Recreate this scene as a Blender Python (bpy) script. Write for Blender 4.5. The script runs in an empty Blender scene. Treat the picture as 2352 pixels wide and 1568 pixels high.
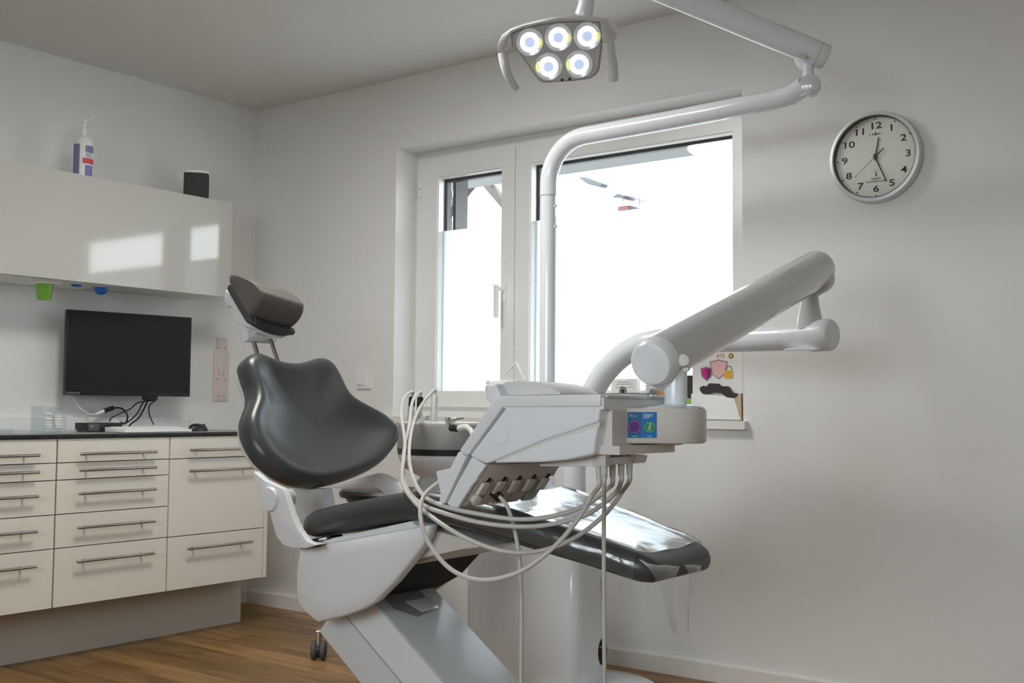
import bpy, bmesh, math, random
from mathutils import Vector, Matrix
from math import radians, sin, cos, pi, sqrt
random.seed(11)
V = Vector
scene = bpy.context.scene
COL = scene.collection

# ------------------------------------------------------------------ camera
IW, IH = 2352, 1568
FPX = 2557.87
CAM = V((4.5633, -3.7965, 1.0))
YAW, PITCH, ROLL = radians(37.1185), radians(3.4417), radians(0.4623)
FWD = V((-sin(YAW) * cos(PITCH), cos(YAW) * cos(PITCH), sin(PITCH)))
_r = V((cos(YAW), sin(YAW), 0)); _u = _r.cross(FWD)
RGT = _r * cos(ROLL) + _u * sin(ROLL)
UPV = -_r * sin(ROLL) + _u * cos(ROLL)
cam_d = bpy.data.cameras.new('camera'); cam = bpy.data.objects.new('camera', cam_d)
COL.objects.link(cam)
cam_d.sensor_fit = 'HORIZONTAL'; cam_d.sensor_width = 36.0
cam_d.lens = FPX / IW * 36.0; cam_d.clip_start = 0.05; cam_d.clip_end = 200
cam.matrix_world = Matrix(((RGT.x, UPV.x, -FWD.x, CAM.x), (RGT.y, UPV.y, -FWD.y, CAM.y),
                           (RGT.z, UPV.z, -FWD.z, CAM.z), (0, 0, 0, 1)))
scene.camera = cam

# ------------------------------------------------------------------ sky, light, exposure
world = bpy.data.worlds.new('overcast_sky'); scene.world = world
world.use_nodes = True
_bg = world.node_tree.nodes['Background']
_bg.inputs[0].default_value = (0.88, 0.95, 1.0, 1)
_bg.inputs[1].default_value = 11.0                     # bright, even overcast sky
CEILING_LAMP_EMIT = 20.5
def portal(loc, sx, sz, facing):
    l = bpy.data.lights.new('window_portal', 'AREA'); l.shape = 'RECTANGLE'
    l.size = sx; l.size_y = sz; l.cycles.is_portal = True
    o = bpy.data.objects.new('window_portal', l); COL.objects.link(o)
    o.location = loc; o.rotation_euler = V(facing).to_track_quat('-Z', 'Y').to_euler()
portal((1.88, 0.26, 1.59), 1.7, 1.22, (0, -1, 0))
portal((3.70, -5.56, 1.60), 2.6, 1.2, (0, 1, 0))
vs = scene.view_settings
vs.view_transform = 'Standard'; vs.look = 'None'; vs.gamma = 1.0; vs.use_curve_mapping = False
vs.exposure = 0.0
scene.cycles.use_denoising = True
scene.cycles.max_bounces = 10; scene.cycles.diffuse_bounces = 5; scene.cycles.glossy_bounces = 4
scene.cycles.transparent_max_bounces = 16; scene.cycles.sample_clamp_indirect = 6.0
scene.cycles.caustics_reflective = False; scene.cycles.caustics_refractive = False

# ------------------------------------------------------------------ picking real points along sight lines
def ray(px, py):
    return FWD + RGT * ((px - IW / 2) / FPX) - UPV * ((py - IH / 2) / FPX)
def aty(px, py, y):
    d = ray(px, py); return CAM + d * ((y - CAM.y) / d.y)
def atx(px, py, x):
    d = ray(px, py); return CAM + d * ((x - CAM.x) / d.x)
def atz(px, py, z):
    d = ray(px, py); return CAM + d * ((z - CAM.z) / d.z)
def atd(px, py, dist):
    return CAM + ray(px, py) * dist
def atp(px, py, p0, n):
    d = ray(px, py); return CAM + d * ((p0 - CAM).dot(n) / d.dot(n))

# ------------------------------------------------------------------ materials
def nodes(m):
    return m.node_tree.nodes, m.node_tree.links
def mat(name, col, rough=0.5, metal=0.0, spec=0.5, coat=0.0, bump=0.0, bscale=300.0, vary=0.0, vscale=6.0, emit=None, estr=0.0):
    m = bpy.data.materials.new(name); m.use_nodes = True
    N, L = nodes(m); b = N['Principled BSDF']
    b.inputs['Base Color'].default_value = (*col, 1); b.inputs['Roughness'].default_value = rough
    b.inputs['Metallic'].default_value = metal; b.inputs['Specular IOR Level'].default_value = spec
    b.inputs['Coat Weight'].default_value = coat; b.inputs['Coat Roughness'].default_value = 0.05
    tc = None
    if bump or vary:
        tc = N.new('ShaderNodeTexCoord')
    if bump:
        t = N.new('ShaderNodeTexNoise'); t.inputs['Scale'].default_value = bscale; t.inputs['Detail'].default_value = 4
        L.new(tc.outputs['Object'], t.inputs['Vector'])
        bp = N.new('ShaderNodeBump'); bp.inputs['Strength'].default_value = bump; bp.inputs['Distance'].default_value = 0.002
        L.new(t.outputs['Fac'], bp.inputs['Height']); L.new(bp.outputs['Normal'], b.inputs['Normal'])
    if vary:
        t = N.new('ShaderNodeTexNoise'); t.inputs['Scale'].default_value = vscale; t.inputs['Detail'].default_value = 3
        L.new(tc.outputs['Object'], t.inputs['Vector'])
        mx = N.new('ShaderNodeMix'); mx.data_type = 'RGBA'
        mx.inputs['A'].default_value = (*[c * (1 - vary) for c in col], 1)
        mx.inputs['B'].default_value = (*[min(1, c * (1 + vary)) for c in col], 1)
        L.new(t.outputs['Fac'], mx.inputs['Factor']); L.new(mx.outputs['Result'], b.inputs['Base Color'])
    if emit:
        b.inputs['Emission Color'].default_value = (*emit, 1); b.inputs['Emission Strength'].default_value = estr
    return m
def thin_clear(name, tint=(0.97, 0.99, 0.99), rough=0.02, ior=1.45, body=0.0, bump=0.0, bscale=20.0, boost=1.0):
    m = bpy.data.materials.new(name); m.use_nodes = True
    N, L = nodes(m); N.clear()
    out = N.new('ShaderNodeOutputMaterial'); tr = N.new('ShaderNodeBsdfTransparent'); gl = N.new('ShaderNodeBsdfGlossy')
    tr.inputs[0].default_value = (*tint, 1); gl.inputs['Roughness'].default_value = rough
    fr = N.new('ShaderNodeFresnel'); ge = N.new('ShaderNodeNewGeometry')
    io = N.new('ShaderNodeMapRange'); io.inputs[3].default_value = ior; io.inputs[4].default_value = 1.0 / ior   # thin sheet: same reflectance on both faces
    L.new(ge.outputs['Backfacing'], io.inputs[0]); L.new(io.outputs[0], fr.inputs[0])
    mx = N.new('ShaderNodeMixShader')
    fac = fr.outputs[0]
    if boost != 1.0:
        mu = N.new('ShaderNodeMath'); mu.operation = 'MULTIPLY'; mu.inputs[1].default_value = boost; mu.use_clamp = True
        L.new(fac, mu.inputs[0]); fac = mu.outputs[0]
    L.new(fac, mx.inputs[0]); L.new(tr.outputs[0], mx.inputs[1]); L.new(gl.outputs[0], mx.inputs[2])
    last = mx.outputs[0]
    if bump:
        tc = N.new('ShaderNodeTexCoord'); t = N.new('ShaderNodeTexNoise'); t.inputs['Scale'].default_value = bscale
        L.new(tc.outputs['Object'], t.inputs['Vector'])
        bp = N.new('ShaderNodeBump'); bp.inputs['Strength'].default_value = bump; bp.inputs['Distance'].default_value = 0.01
        L.new(t.outputs['Fac'], bp.inputs['Height'])
        L.new(bp.outputs['Normal'], gl.inputs['Normal']); L.new(bp.outputs['Normal'], fr.inputs['Normal'])
    if body:
        df = N.new('ShaderNodeBsdfDiffuse'); df.inputs[0].default_value = (0.8, 0.82, 0.82, 1)
        m2 = N.new('ShaderNodeMixShader'); m2.inputs[0].default_value = body
        L.new(last, m2.inputs[1]); L.new(df.outputs[0], m2.inputs[2]); last = m2.outputs[0]
    L.new(last, out.inputs[0])
    return m
def frosted(name):
    m = bpy.data.materials.new(name); m.use_nodes = True
    N, L = nodes(m); N.clear()
    out = N.new('ShaderNodeOutputMaterial'); a = N.new('ShaderNodeBsdfTranslucent'); d = N.new('ShaderNodeBsdfDiffuse')
    a.inputs[0].default_value = (0.93, 0.96, 0.98, 1); d.inputs[0].default_value = (0.8, 0.83, 0.85, 1)
    mx = N.new('ShaderNodeMixShader'); mx.inputs[0].default_value = 0.2
    L.new(a.outputs[0], mx.inputs[1]); L.new(d.outputs[0], mx.inputs[2]); L.new(mx.outputs[0], out.inputs[0])
    return m
def wood(name):
    m = bpy.data.materials.new(name); m.use_nodes = True
    N, L = nodes(m); b = N['Principled BSDF']
    tc = N.new('ShaderNodeTexCoord'); oi = N.new('ShaderNodeObjectInfo')
    off = N.new('ShaderNodeVectorMath'); off.operation = 'SCALE'; off.inputs[0].default_value = (13.1, 7.7, 3.3)
    L.new(oi.outputs['Random'], off.inputs['Scale'])
    ad = N.new('ShaderNodeVectorMath'); L.new(tc.outputs['Object'], ad.inputs[0]); L.new(off.outputs[0], ad.inputs[1])
    mp = N.new('ShaderNodeMapping'); mp.inputs['Scale'].default_value = (0.9, 9.0, 9.0)
    L.new(ad.outputs[0], mp.inputs['Vector'])
    n1 = N.new('ShaderNodeTexNoise'); n1.inputs['Scale'].default_value = 2.0; n1.inputs['Detail'].default_value = 6; n1.inputs['Distortion'].default_value = 1.1
    L.new(mp.outputs[0], n1.inputs['Vector'])
    cr = N.new('ShaderNodeValToRGB'); e = cr.color_ramp.elements
    e[0].position = 0.30; e[0].color = (0.155, 0.076, 0.024, 1)
    e[1].position = 0.72; e[1].color = (0.37, 0.212, 0.078, 1)
    k = cr.color_ramp.elements.new(0.5); k.color = (0.26, 0.142, 0.048, 1)
    L.new(n1.outputs['Fac'], cr.inputs[0])
    # knots
    mp2 = N.new('ShaderNodeMapping'); mp2.inputs['Scale'].default_value = (2.2, 9.0, 9.0); L.new(ad.outputs[0], mp2.inputs['Vector'])
    n2 = N.new('ShaderNodeTexNoise'); n2.inputs['Scale'].default_value = 1.6; L.new(mp2.outputs[0], n2.inputs['Vector'])
    kr = N.new('ShaderNodeMapRange'); kr.inputs[1].default_value = 0.62; kr.inputs[2].default_value = 0.76; L.new(n2.outputs['Fac'], kr.inputs[0])
    mk = N.new('ShaderNodeMix'); mk.data_type = 'RGBA'; mk.inputs['B'].default_value = (0.13, 0.055, 0.02, 1)
    L.new(kr.outputs[0], mk.inputs['Factor']); L.new(cr.outputs[0], mk.inputs['A'])
    hv = N.new('ShaderNodeHueSaturation'); mr = N.new('ShaderNodeMapRange'); mr.inputs[3].default_value = 0.78; mr.inputs[4].default_value = 1.18
    L.new(oi.outputs['Random'], mr.inputs[0]); L.new(mr.outputs[0], hv.inputs['Value']); L.new(mk.outputs['Result'], hv.inputs['Color'])
    L.new(hv.outputs[0], b.inputs['Base Color'])
    b.inputs['Roughness'].default_value = 0.42
    bp = N.new('ShaderNodeBump'); bp.inputs['Strength'].default_value = 0.12; bp.inputs['Distance'].default_value = 0.002
    L.new(n1.outputs['Fac'], bp.inputs['Height']); L.new(bp.outputs[0], b.inputs['Normal'])
    return m

M = dict(
    wall=mat('wall_paint', (0.80, 0.795, 0.78), 0.85, bump=0.35, bscale=140, spec=0.2),
    ceiling=mat('ceiling_paint', (0.76, 0.745, 0.72), 0.9, bump=0.15, bscale=140, spec=0.2),
    base=mat('baseboard_paint', (0.78, 0.76, 0.72), 0.5, vary=0.03),
    wood=wood('oak_plank'), sub=mat('floor_screed', (0.12, 0.08, 0.05), 0.9, vary=0.1),
    pvc=mat('window_pvc', (0.82, 0.82, 0.80), 0.3, vary=0.01), gasket=mat('black_rubber_gasket', (0.015, 0.017, 0.018), 0.5, vary=0.1),
    glass=thin_clear('window_glass', (0.99, 0.995, 0.99)), film=frosted('frosted_film'),
    sill=mat('sill_stone', (0.78, 0.765, 0.73), 0.35, vary=0.04, vscale=25),
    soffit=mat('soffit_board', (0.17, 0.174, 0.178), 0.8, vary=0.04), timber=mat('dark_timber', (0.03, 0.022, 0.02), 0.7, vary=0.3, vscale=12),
    ground=mat('pale_paving', (0.20, 0.20, 0.195), 0.9, vary=0.06), brick=mat('red_brick', (0.10, 0.036, 0.030), 0.9, vary=0.25, vscale=40),
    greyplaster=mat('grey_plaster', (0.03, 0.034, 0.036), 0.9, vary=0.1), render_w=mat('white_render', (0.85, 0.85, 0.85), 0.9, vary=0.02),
    darkmetal=mat('dark_slate_metal', (0.008, 0.014, 0.018), 0.5, vary=0.1),
    cab=mat('cream_satin_front', (0.80, 0.76, 0.68), 0.32, coat=0.15, vary=0.008), carc=mat('cabinet_carcass', (0.36, 0.33, 0.28), 0.7, vary=0.02),
    gloss=mat('cream_high_gloss', (0.50, 0.49, 0.45), 0.06, coat=0.0, vary=0.008, vscale=3),
    plinth=mat('plinth_board', (0.56, 0.53, 0.475), 0.55, vary=0.02),
    top=mat('grey_compact_top', (0.36, 0.365, 0.37), 0.45, vary=0.04, vscale=60), topedge=mat('black_compact_edge', (0.012, 0.012, 0.012), 0.4, vary=0.1),
    steel=mat('brushed_steel', (0.42, 0.395, 0.36), 0.32, metal=1.0, vary=0.05, vscale=80), chrome=mat('chrome', (0.72, 0.72, 0.73), 0.08, metal=1.0, vary=0.02),
    satin=mat('satin_aluminium', (0.50, 0.51, 0.53), 0.28, metal=1.0, vary=0.02),
    lac=mat('white_lacquer', (0.77, 0.81, 0.86), 0.13, coat=0.35, vary=0.006), lacw=mat('white_shell_plastic', (0.75, 0.77, 0.80), 0.32, vary=0.006),
    lift=mat('lift_arm_lacquer', (0.66, 0.69, 0.72), 0.16, spec=0.35, vary=0.006),
    lacg=mat('light_grey_lacquer', (0.62, 0.635, 0.65), 0.13, coat=0.4, vary=0.006), beige=mat('shaded_white_plastic', (0.66, 0.635, 0.60), 0.35, vary=0.01),  # beige: white plastic with dimmer light put into its colour
    vinyl=mat('charcoal_upholstery', (0.052, 0.056, 0.060), 0.33, spec=0.55, bump=0.02, bscale=900, vary=0.02),
    pad=mat('taupe_leatherette', (0.115, 0.105, 0.097), 0.40, bump=0.06, bscale=60, vary=0.04, spec=0.45),
    black=mat('black_plastic', (0.012, 0.012, 0.013), 0.4, vary=0.1), screen=mat('switched_off_screen', (0.010, 0.011, 0.011), 0.55, spec=0.3, vary=0.1),
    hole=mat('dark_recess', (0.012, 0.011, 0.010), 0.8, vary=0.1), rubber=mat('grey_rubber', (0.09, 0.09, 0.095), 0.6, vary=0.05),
    hose=mat('grey_silicone_hose', (0.56, 0.545, 0.52), 0.42, vary=0.02, vscale=20), grey=mat('mid_grey_plastic', (0.27, 0.27, 0.27), 0.42, vary=0.02),
    lgrey=mat('pale_grey_plastic', (0.62, 0.62, 0.61), 0.38, vary=0.02), dgrey=mat('dark_grey_fabric', (0.05, 0.05, 0.05), 0.8, bump=0.3, bscale=900, vary=0.05),
    clear=thin_clear('clear_plastic_sheet', (0.93, 0.94, 0.94), 0.12, 1.5, body=0.03, bump=0.22, bscale=14, boost=2.2),
    acrylic=thin_clear('clear_acrylic', (0.95, 0.975, 0.98), 0.05, 1.49, body=0.10), 
    white=mat('white_plastic', (0.84, 0.84, 0.83), 0.4, vary=0.01), paper=mat('white_paper', (0.80, 0.79, 0.77), 0.7, vary=0.02),
    card=mat('kraft_card', (0.55, 0.42, 0.29), 0.8, vary=0.06, vscale=40), tan=mat('orange_brown_card', (0.50, 0.27, 0.12), 0.7, vary=0.08, vscale=40),
    green=mat('green_translucent_plastic', (0.22, 0.50, 0.05), 0.35, vary=0.04), blue=mat('blue_nitrile', (0.01, 0.13, 0.55), 0.4, vary=0.06),
    red=mat('red_print', (0.62, 0.06, 0.09), 0.5, vary=0.03), inkblue=mat('violet_blue_print', (0.20, 0.20, 0.38), 0.5, vary=0.3, vscale=160),
    ink=mat('black_print', (0.02, 0.02, 0.02), 0.6, vary=0.05), greyink=mat('grey_print', (0.33, 0.32, 0.31), 0.6, vary=0.05),
    dial=mat('clock_dial', (0.86, 0.84, 0.77), 0.6, vary=0.01), clockrim=mat('silver_painted_rim', (0.62, 0.63, 0.645), 0.38, metal=0.35, vary=0.01),
    pinkplate=mat('pale_pink_steel', (0.70, 0.62, 0.585), 0.45, vary=0.02), orange=mat('orange_print', (0.85, 0.20, 0.02), 0.6, vary=0.03),
    magenta=mat('magenta_print', (0.60, 0.015, 0.20), 0.5, vary=0.03), magdark=mat('dark_magenta_print', (0.22, 0.01, 0.12), 0.5, vary=0.03),
    pinkprint=mat('pale_pink_print', (0.80, 0.47, 0.45), 0.5, vary=0.02), gold=mat('gold_print', (0.72, 0.42, 0.05), 0.5, vary=0.12, vscale=60),
    yellow=mat('yellow_print', (0.85, 0.60, 0.04), 0.5, vary=0.04), silverprint=mat('silver_print', (0.30, 0.31, 0.31), 0.5, vary=0.08, vscale=90),
    brown=mat('dark_brown_print', (0.035, 0.025, 0.026), 0.45, vary=0.5, vscale=35),
    stickb=mat('blue_sticker_print', (0.01, 0.17, 0.52), 0.35, vary=0.03), stickt=mat('teal_sticker_print', (0.01, 0.15, 0.30), 0.35, vary=0.06),
    stickp=mat('violet_sticker_print', (0.10, 0.03, 0.22), 0.35, vary=0.3, vscale=300), stickg=mat('green_sticker_print', (0.02, 0.26, 0.12), 0.35, vary=0.08),
    lilac=mat('lilac_print', (0.50, 0.40, 0.62), 0.5, vary=0.04),
    silver=mat('silver_lacquer', (0.66, 0.66, 0.67), 0.18, metal=0.25, coat=0.3, vary=0.02),
    lampface=mat('lamp_face_silver', (0.56, 0.54, 0.535), 0.35, metal=0.0, vary=0.02),
    led=mat('lit_led_reflector', (0.6, 0.6, 0.6), 0.15, emit=(0.97, 1.0, 0.96), estr=0.9),
    ledring=mat('led_facet_ring', (0.55, 0.56, 0.58), 0.12, metal=0.6, emit=(0.9, 0.95, 1.0), estr=0.22, vary=0.4, vscale=120),
    ledcore=mat('lit_led_core', (0.6, 0.7, 0.9), 0.2, emit=(0.50, 0.62, 0.90), estr=0.75),
    ledyellow=mat('led_yellow_rim', (0.7, 0.7, 0.2), 0.25, emit=(0.78, 0.80, 0.30), estr=0.75),
    lens=thin_clear('lamp_lens_glass', (0.98, 0.99, 1.0), 0.03, 1.4),
    opal=mat('lit_opal_glass', (0.9, 0.9, 0.88), 0.4, emit=(1.0, 0.965, 0.91), estr=CEILING_LAMP_EMIT),
)

# ------------------------------------------------------------------ object helpers
def tag(o, label=None, cat=None, group=None, kind=None):
    if label: o['label'] = label
    if cat: o['category'] = cat
    if group: o['group'] = group
    if kind: o['kind'] = kind
    return o
def thing(name, label, cat, loc=(0, 0, 0), group=None):
    o = bpy.data.objects.new(name, None); COL.objects.link(o)
    o.location = loc; o.empty_display_size = 0.05
    return tag(o, label, cat, group)
def top_of(o):
    while o.parent: o = o.parent
    return o
def part(name, bm, material, parent=None, sharp=35, label=None, smooth=True):
    """link a bmesh given in world coordinates as one mesh object (a part when it has a parent)"""
    bmesh.ops.recalc_face_normals(bm, faces=bm.faces)
    if parent is not None:
        bmesh.ops.translate(bm, verts=bm.verts, vec=-V(top_of(parent).location))
    me = bpy.data.meshes.new(name); bm.to_mesh(me); bm.free()
    for mm in (material if isinstance(material, (list, tuple)) else [material]):
        me.materials.append(M[mm])
    if smooth:
        me.polygons.foreach_set('use_smooth', [True] * len(me.polygons))
        me.set_sharp_from_angle(angle=radians(sharp))
    o = bpy.data.objects.new(name, me); COL.objects.link(o)
    if parent is not None: o.parent = parent
    if label: o['label'] = label
    return o
def solo(name, bm, material, label, cat, group=None, sharp=35, kind=None):
    """one-mesh thing whose origin sits at its base"""
    xs = [v.co for v in bm.verts]
    c = V((sum(v.x for v in xs) / len(xs), sum(v.y for v in xs) / len(xs), min(v.z for v in xs)))
    bmesh.ops.translate(bm, verts=bm.verts, vec=-c)
    o = part(name, bm, material, None, sharp); o.location = c
    return tag(o, label, cat, group, kind)
def struct(name, bm, material, parent=None, sharp=35):
    o = part(name, bm, material, parent, sharp)
    if parent is None: o['kind'] = 'structure'
    return o

# ------------------------------------------------------------------ shape helpers (all add to a bmesh, world coordinates)
def new(): return bmesh.new()
def bevel(bm, off, seg=2, ang=30, faces_geom=None):
    es = [e for e in bm.edges if len(e.link_faces) == 2 and e.calc_face_angle(0) > radians(ang)]
    if es: bmesh.ops.bevel(bm, geom=es, offset=off, segments=seg, affect='EDGES', profile=0.6, clamp_overlap=True)
    return bm
def box(bm, lo, hi, bv=0.0, seg=2):
    b = bm if not bv else bmesh.new()
    x0, y0, z0 = lo; x1, y1, z1 = hi
    vs_ = [b.verts.new(c) for c in ((x0, y0, z0), (x1, y0, z0), (x1, y1, z0), (x0, y1, z0), (x0, y0, z1), (x1, y0, z1), (x1, y1, z1), (x0, y1, z1))]
    for f in ((0, 3, 2, 1), (4, 5, 6, 7), (0, 1, 5, 4), (1, 2, 6, 5), (2, 3, 7, 6), (3, 0, 4, 7)):
        b.faces.new([vs_[i] for i in f])
    if bv:
        bevel(b, bv, seg); merge(bm, b)
    return bm
def merge(dst, src):
    me = bpy.data.meshes.new('tmp'); src.to_mesh(me); src.free(); dst.from_mesh(me); bpy.data.meshes.remove(me)
    return dst
def bx(lo, hi, bv=0.0, seg=2): return box(new(), lo, hi, bv, seg)
def loft(bm, rings, cap=True, closed=True):
    R = [[bm.verts.new(p) for p in r] for r in rings]
    n = len(R[0])
    for a, b in zip(R[:-1], R[1:]):
        for i in range(n if closed else n - 1):
            j = (i + 1) % n
            bm.faces.new((a[i], a[j], b[j], b[i]))
    if cap and closed:
        bm.faces.new(R[0][::-1]); bm.faces.new(R[-1])
    return bm
def prism(bm, poly, vec, bv=0.0, seg=2):
    b = new(); vec = V(vec)
    loft(b, [[V(p) for p in poly], [V(p) + vec for p in poly]])
    if bv: bmesh.ops.recalc_face_normals(b, faces=b.faces); bevel(b, bv, seg, 25)
    return merge(bm, b)
def frame_of(t):
    t = V(t).normalized(); a = V((0, 0, 1)) if abs(t.z) < 0.92 else V((1, 0, 0))
    x = a.cross(t).normalized(); return x, t.cross(x)
def ringpts(c, x, y, r, seg): return [V(c) + x * (r * cos(2 * pi * i / seg)) + y * (r * sin(2 * pi * i / seg)) for i in range(seg)]
def smooth_path(pts, per=8):
    """Catmull-Rom through points (Vectors, last item may be a radius tuple)"""
    P = [V(p) for p in pts]; out = []
    Q = [P[0] * 2 - P[1]] + P + [P[-1] * 2 - P[-2]]
    for i in range(1, len(Q) - 2):
        p0, p1, p2, p3 = Q[i - 1:i + 3]
        for k in range(per):
            t = k / per
            out.append(0.5 * ((2 * p1) + (p2 - p0) * t + (2 * p0 - 5 * p1 + 4 * p2 - p3) * t * t + (3 * p1 - p0 - 3 * p2 + p3) * t ** 3))
    out.append(P[-1]); return out
def tube(bm, pts, r, seg=16, cap=True):
    pts = [V(p) for p in pts]; n = len(pts)
    rr = r if isinstance(r, (list, tuple)) else [r] * n
    rings = []; x = None
    for i in range(n):
        t = (pts[min(i + 1, n - 1)] - pts[max(i - 1, 0)]).normalized()
        if x is None: x, y = frame_of(t)
        else:
            x = (x - t * x.dot(t)).normalized(); y = t.cross(x)
        rings.append(ringpts(pts[i], x, y, rr[i], seg))
    return loft(bm, rings, cap)
def cyl(bm, a, b, r, r2=None, seg=24, bv=0.0):
    a, b = V(a), V(b); r2 = r if r2 is None else r2
    if bv:
        d = (b - a).normalized()
        k = bv * 0.3
        return tube(bm, [a, a + d * k, a + d * bv, b - d * bv, b - d * k, b], [r - bv, r - k, r, r2, r2 - k, r2 - bv], seg)
    return tube(bm, [a, b], [r, r2], seg)
def lathe(bm, prof, org, axis=(0, 0, 1), seg=32, sx=1.0, cap=True):
    axis = V(axis).normalized(); x, y = frame_of(axis)
    return loft(bm, [[V(org) + axis * h + x * (max(r, 1e-4) * cos(2 * pi * i / seg)) * sx + y * (max(r, 1e-4) * sin(2 * pi * i / seg)) for i in range(seg)] for r, h in prof], cap)
def capsule(bm, a, b, ra, rb, seg=28, n=6, ends=(True, True), flat=1.0):
    a, b = V(a), V(b); d = (b - a).normalized(); pts = []; rr = []
    if ends[0]:
        for i in range(n): t = pi / 2 * (1 - i / n); pts.append(a - d * ra * sin(t) * flat); rr.append(max(ra * cos(t), 2e-4))
    pts.append(a); rr.append(ra); pts.append(b); rr.append(rb)
    if ends[1]:
        for i in range(1, n + 1): t = pi / 2 * i / n; pts.append(b + d * rb * sin(t) * flat); rr.append(max(rb * cos(t), 2e-4))
    return tube(bm, pts, rr, seg)
def rrect(w, h, r, seg=5):
    """rounded rectangle outline, centred"""
    out = []
    for cx, cy, a0 in ((w - r, h - r, 0), (-w + r, h - r, 90), (-w + r, -h + r, 180), (w - r, -h + r, 270)):
        for i in range(seg + 1):
            a = radians(a0 + 90 * i / seg); out.append((cx + r * cos(a), cy + r * sin(a)))
    return out
def closed_spline(pts, per=4):
    n = len(pts); out = []
    for i in range(n):
        p0, p1, p2, p3 = (V(pts[(i + k) % n]) for k in (-1, 0, 1, 2))
        for k in range(per):
            t = k / per
            out.append(0.5 * ((2 * p1) + (p2 - p0) * t + (2 * p0 - 5 * p1 + 4 * p2 - p3) * t * t + (3 * p1 - p0 - 3 * p2 + p3) * t ** 3))
    return out
def text(s, size, org, xdir, ydir, material, parent, name='lettering', lift=0.0006, align='CENTER', stretch=1.0, label=None, bold=0.0):
    cu = bpy.data.curves.new('tmp_text', 'FONT'); cu.body = s; cu.size = size; cu.align_x = align; cu.align_y = 'CENTER'; cu.resolution_u = 3
    cu.extrude = 0.0; cu.offset = bold
    to = bpy.data.objects.new('tmp_text', cu); COL.objects.link(to)
    dg = bpy.context.evaluated_depsgraph_get(); dg.update()
    me = to.evaluated_get(dg).to_mesh()
    b = new(); b.from_mesh(me)
    bpy.data.objects.remove(to); bpy.data.curves.remove(cu)
    xd, yd = V(xdir).normalized(), V(ydir).normalized(); nn = xd.cross(yd)
    r = bmesh.ops.extrude_face_region(b, geom=b.faces[:])
    for v in b.verts: v.co.z = 0
    for g in r['geom']:
        if isinstance(g, bmesh.types.BMVert): g.co.z = 0.0008
    for v in b.verts:
        c = v.co.copy(); v.co = V(org) + xd * (c.x * stretch) + yd * c.y + nn * (c.z + lift)
    return part(name, b, material, parent, smooth=False, label=label)
def flat(poly, n, th, bm=None):
    """thin plate of given thickness from a planar outline"""
    return prism(bm if bm is not None else new(), poly, V(n).normalized() * th)
def copy_tree(o, parent=None, delta=V((0, 0, 0))):
    c = o.copy(); COL.objects.link(c)
    if parent is None: c.location = V(o.location) + V(delta)
    else: c.parent = parent
    for ch in list(o.children): copy_tree(ch, c)
    return c

# ================================================================== THE ROOM
RX, RY, RZ = 5.95, -5.30, 2.55           # right wall, rear wall, ceiling height
OX0, OX1, OZ0, OZ1 = 1.0, 2.762, 0.96, 2.217   # window opening
WT = 0.34
b = new()
box(b, (-0.25, 0, -0.1), (OX0, WT, RZ + 0.1)); box(b, (OX1, 0, -0.1), (RX + 0.25, WT, RZ + 0.1))
box(b, (OX0, 0, -0.1), (OX1, WT, OZ0 - 0.03)); box(b, (OX0, 0, OZ1), (OX1, WT, RZ + 0.1))
struct('wall_back', b, 'wall')
struct('wall_left', bx((-0.25, RY, -0.1), (0, 0, RZ + 0.1)), 'wall')
struct('wall_right', bx((RX, RY, -0.1), (RX + 0.25, 0, RZ + 0.1)), 'wall')
b = new()
box(b, (-0.25, RY - 0.25, -0.1), (2.4, RY, RZ + 0.1)); box(b, (5.0, RY - 0.25, -0.1), (RX + 0.25, RY, RZ + 0.1))
box(b, (2.4, RY - 0.25, -0.1), (5.0, RY, 1.0)); box(b, (2.4, RY - 0.25, 2.2), (5.0, RY, RZ + 0.1))
struct('wall_front', b, 'wall')
struct('ceiling', bx((-0.25, RY - 0.25, RZ), (RX + 0.25, WT, RZ + 0.12)), 'ceiling')
floor = struct('floor', bx((0, RY, -0.1), (RX, 0, -0.013)), 'sub')
PW = 0.138
row = 0; y = -0.0
plank_mesh = {}
while y > RY + 0.01:
    y0 = max(y - PW, RY); x = -((row * 0.73) % 1.8)
    while x < RX:
        a, c = max(x, 0.0), min(x + 1.8, RX)
        if c - a > 0.02:
            key = (round(c - a, 3), round(y - y0, 3))
            if key not in plank_mesh:
                bm_ = bx((0.0008, -(y - y0) + 0.0008, -0.013), (c - a - 0.0008, -0.0008, 0.0), 0.0012, 1)
                me = bpy.data.meshes.new('plank'); bm_.to_mesh(me); bm_.free(); me.materials.append(M['wood']); plank_mesh[key] = me
            o = bpy.data.objects.new('plank', plank_mesh[key]); COL.objects.link(o); o.parent = floor; o.location = (a, y, 0)
        x += 1.8
    y -= PW; row += 1
struct('baseboard_back', bx((0.0, -0.016, 0.0), (RX, -0.0005, 0.062), 0.004), 'base')
struct('baseboard_left', bx((0.0005, RY, 0.0), (0.016, -0.016, 0.062), 0.004), 'base')

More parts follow.
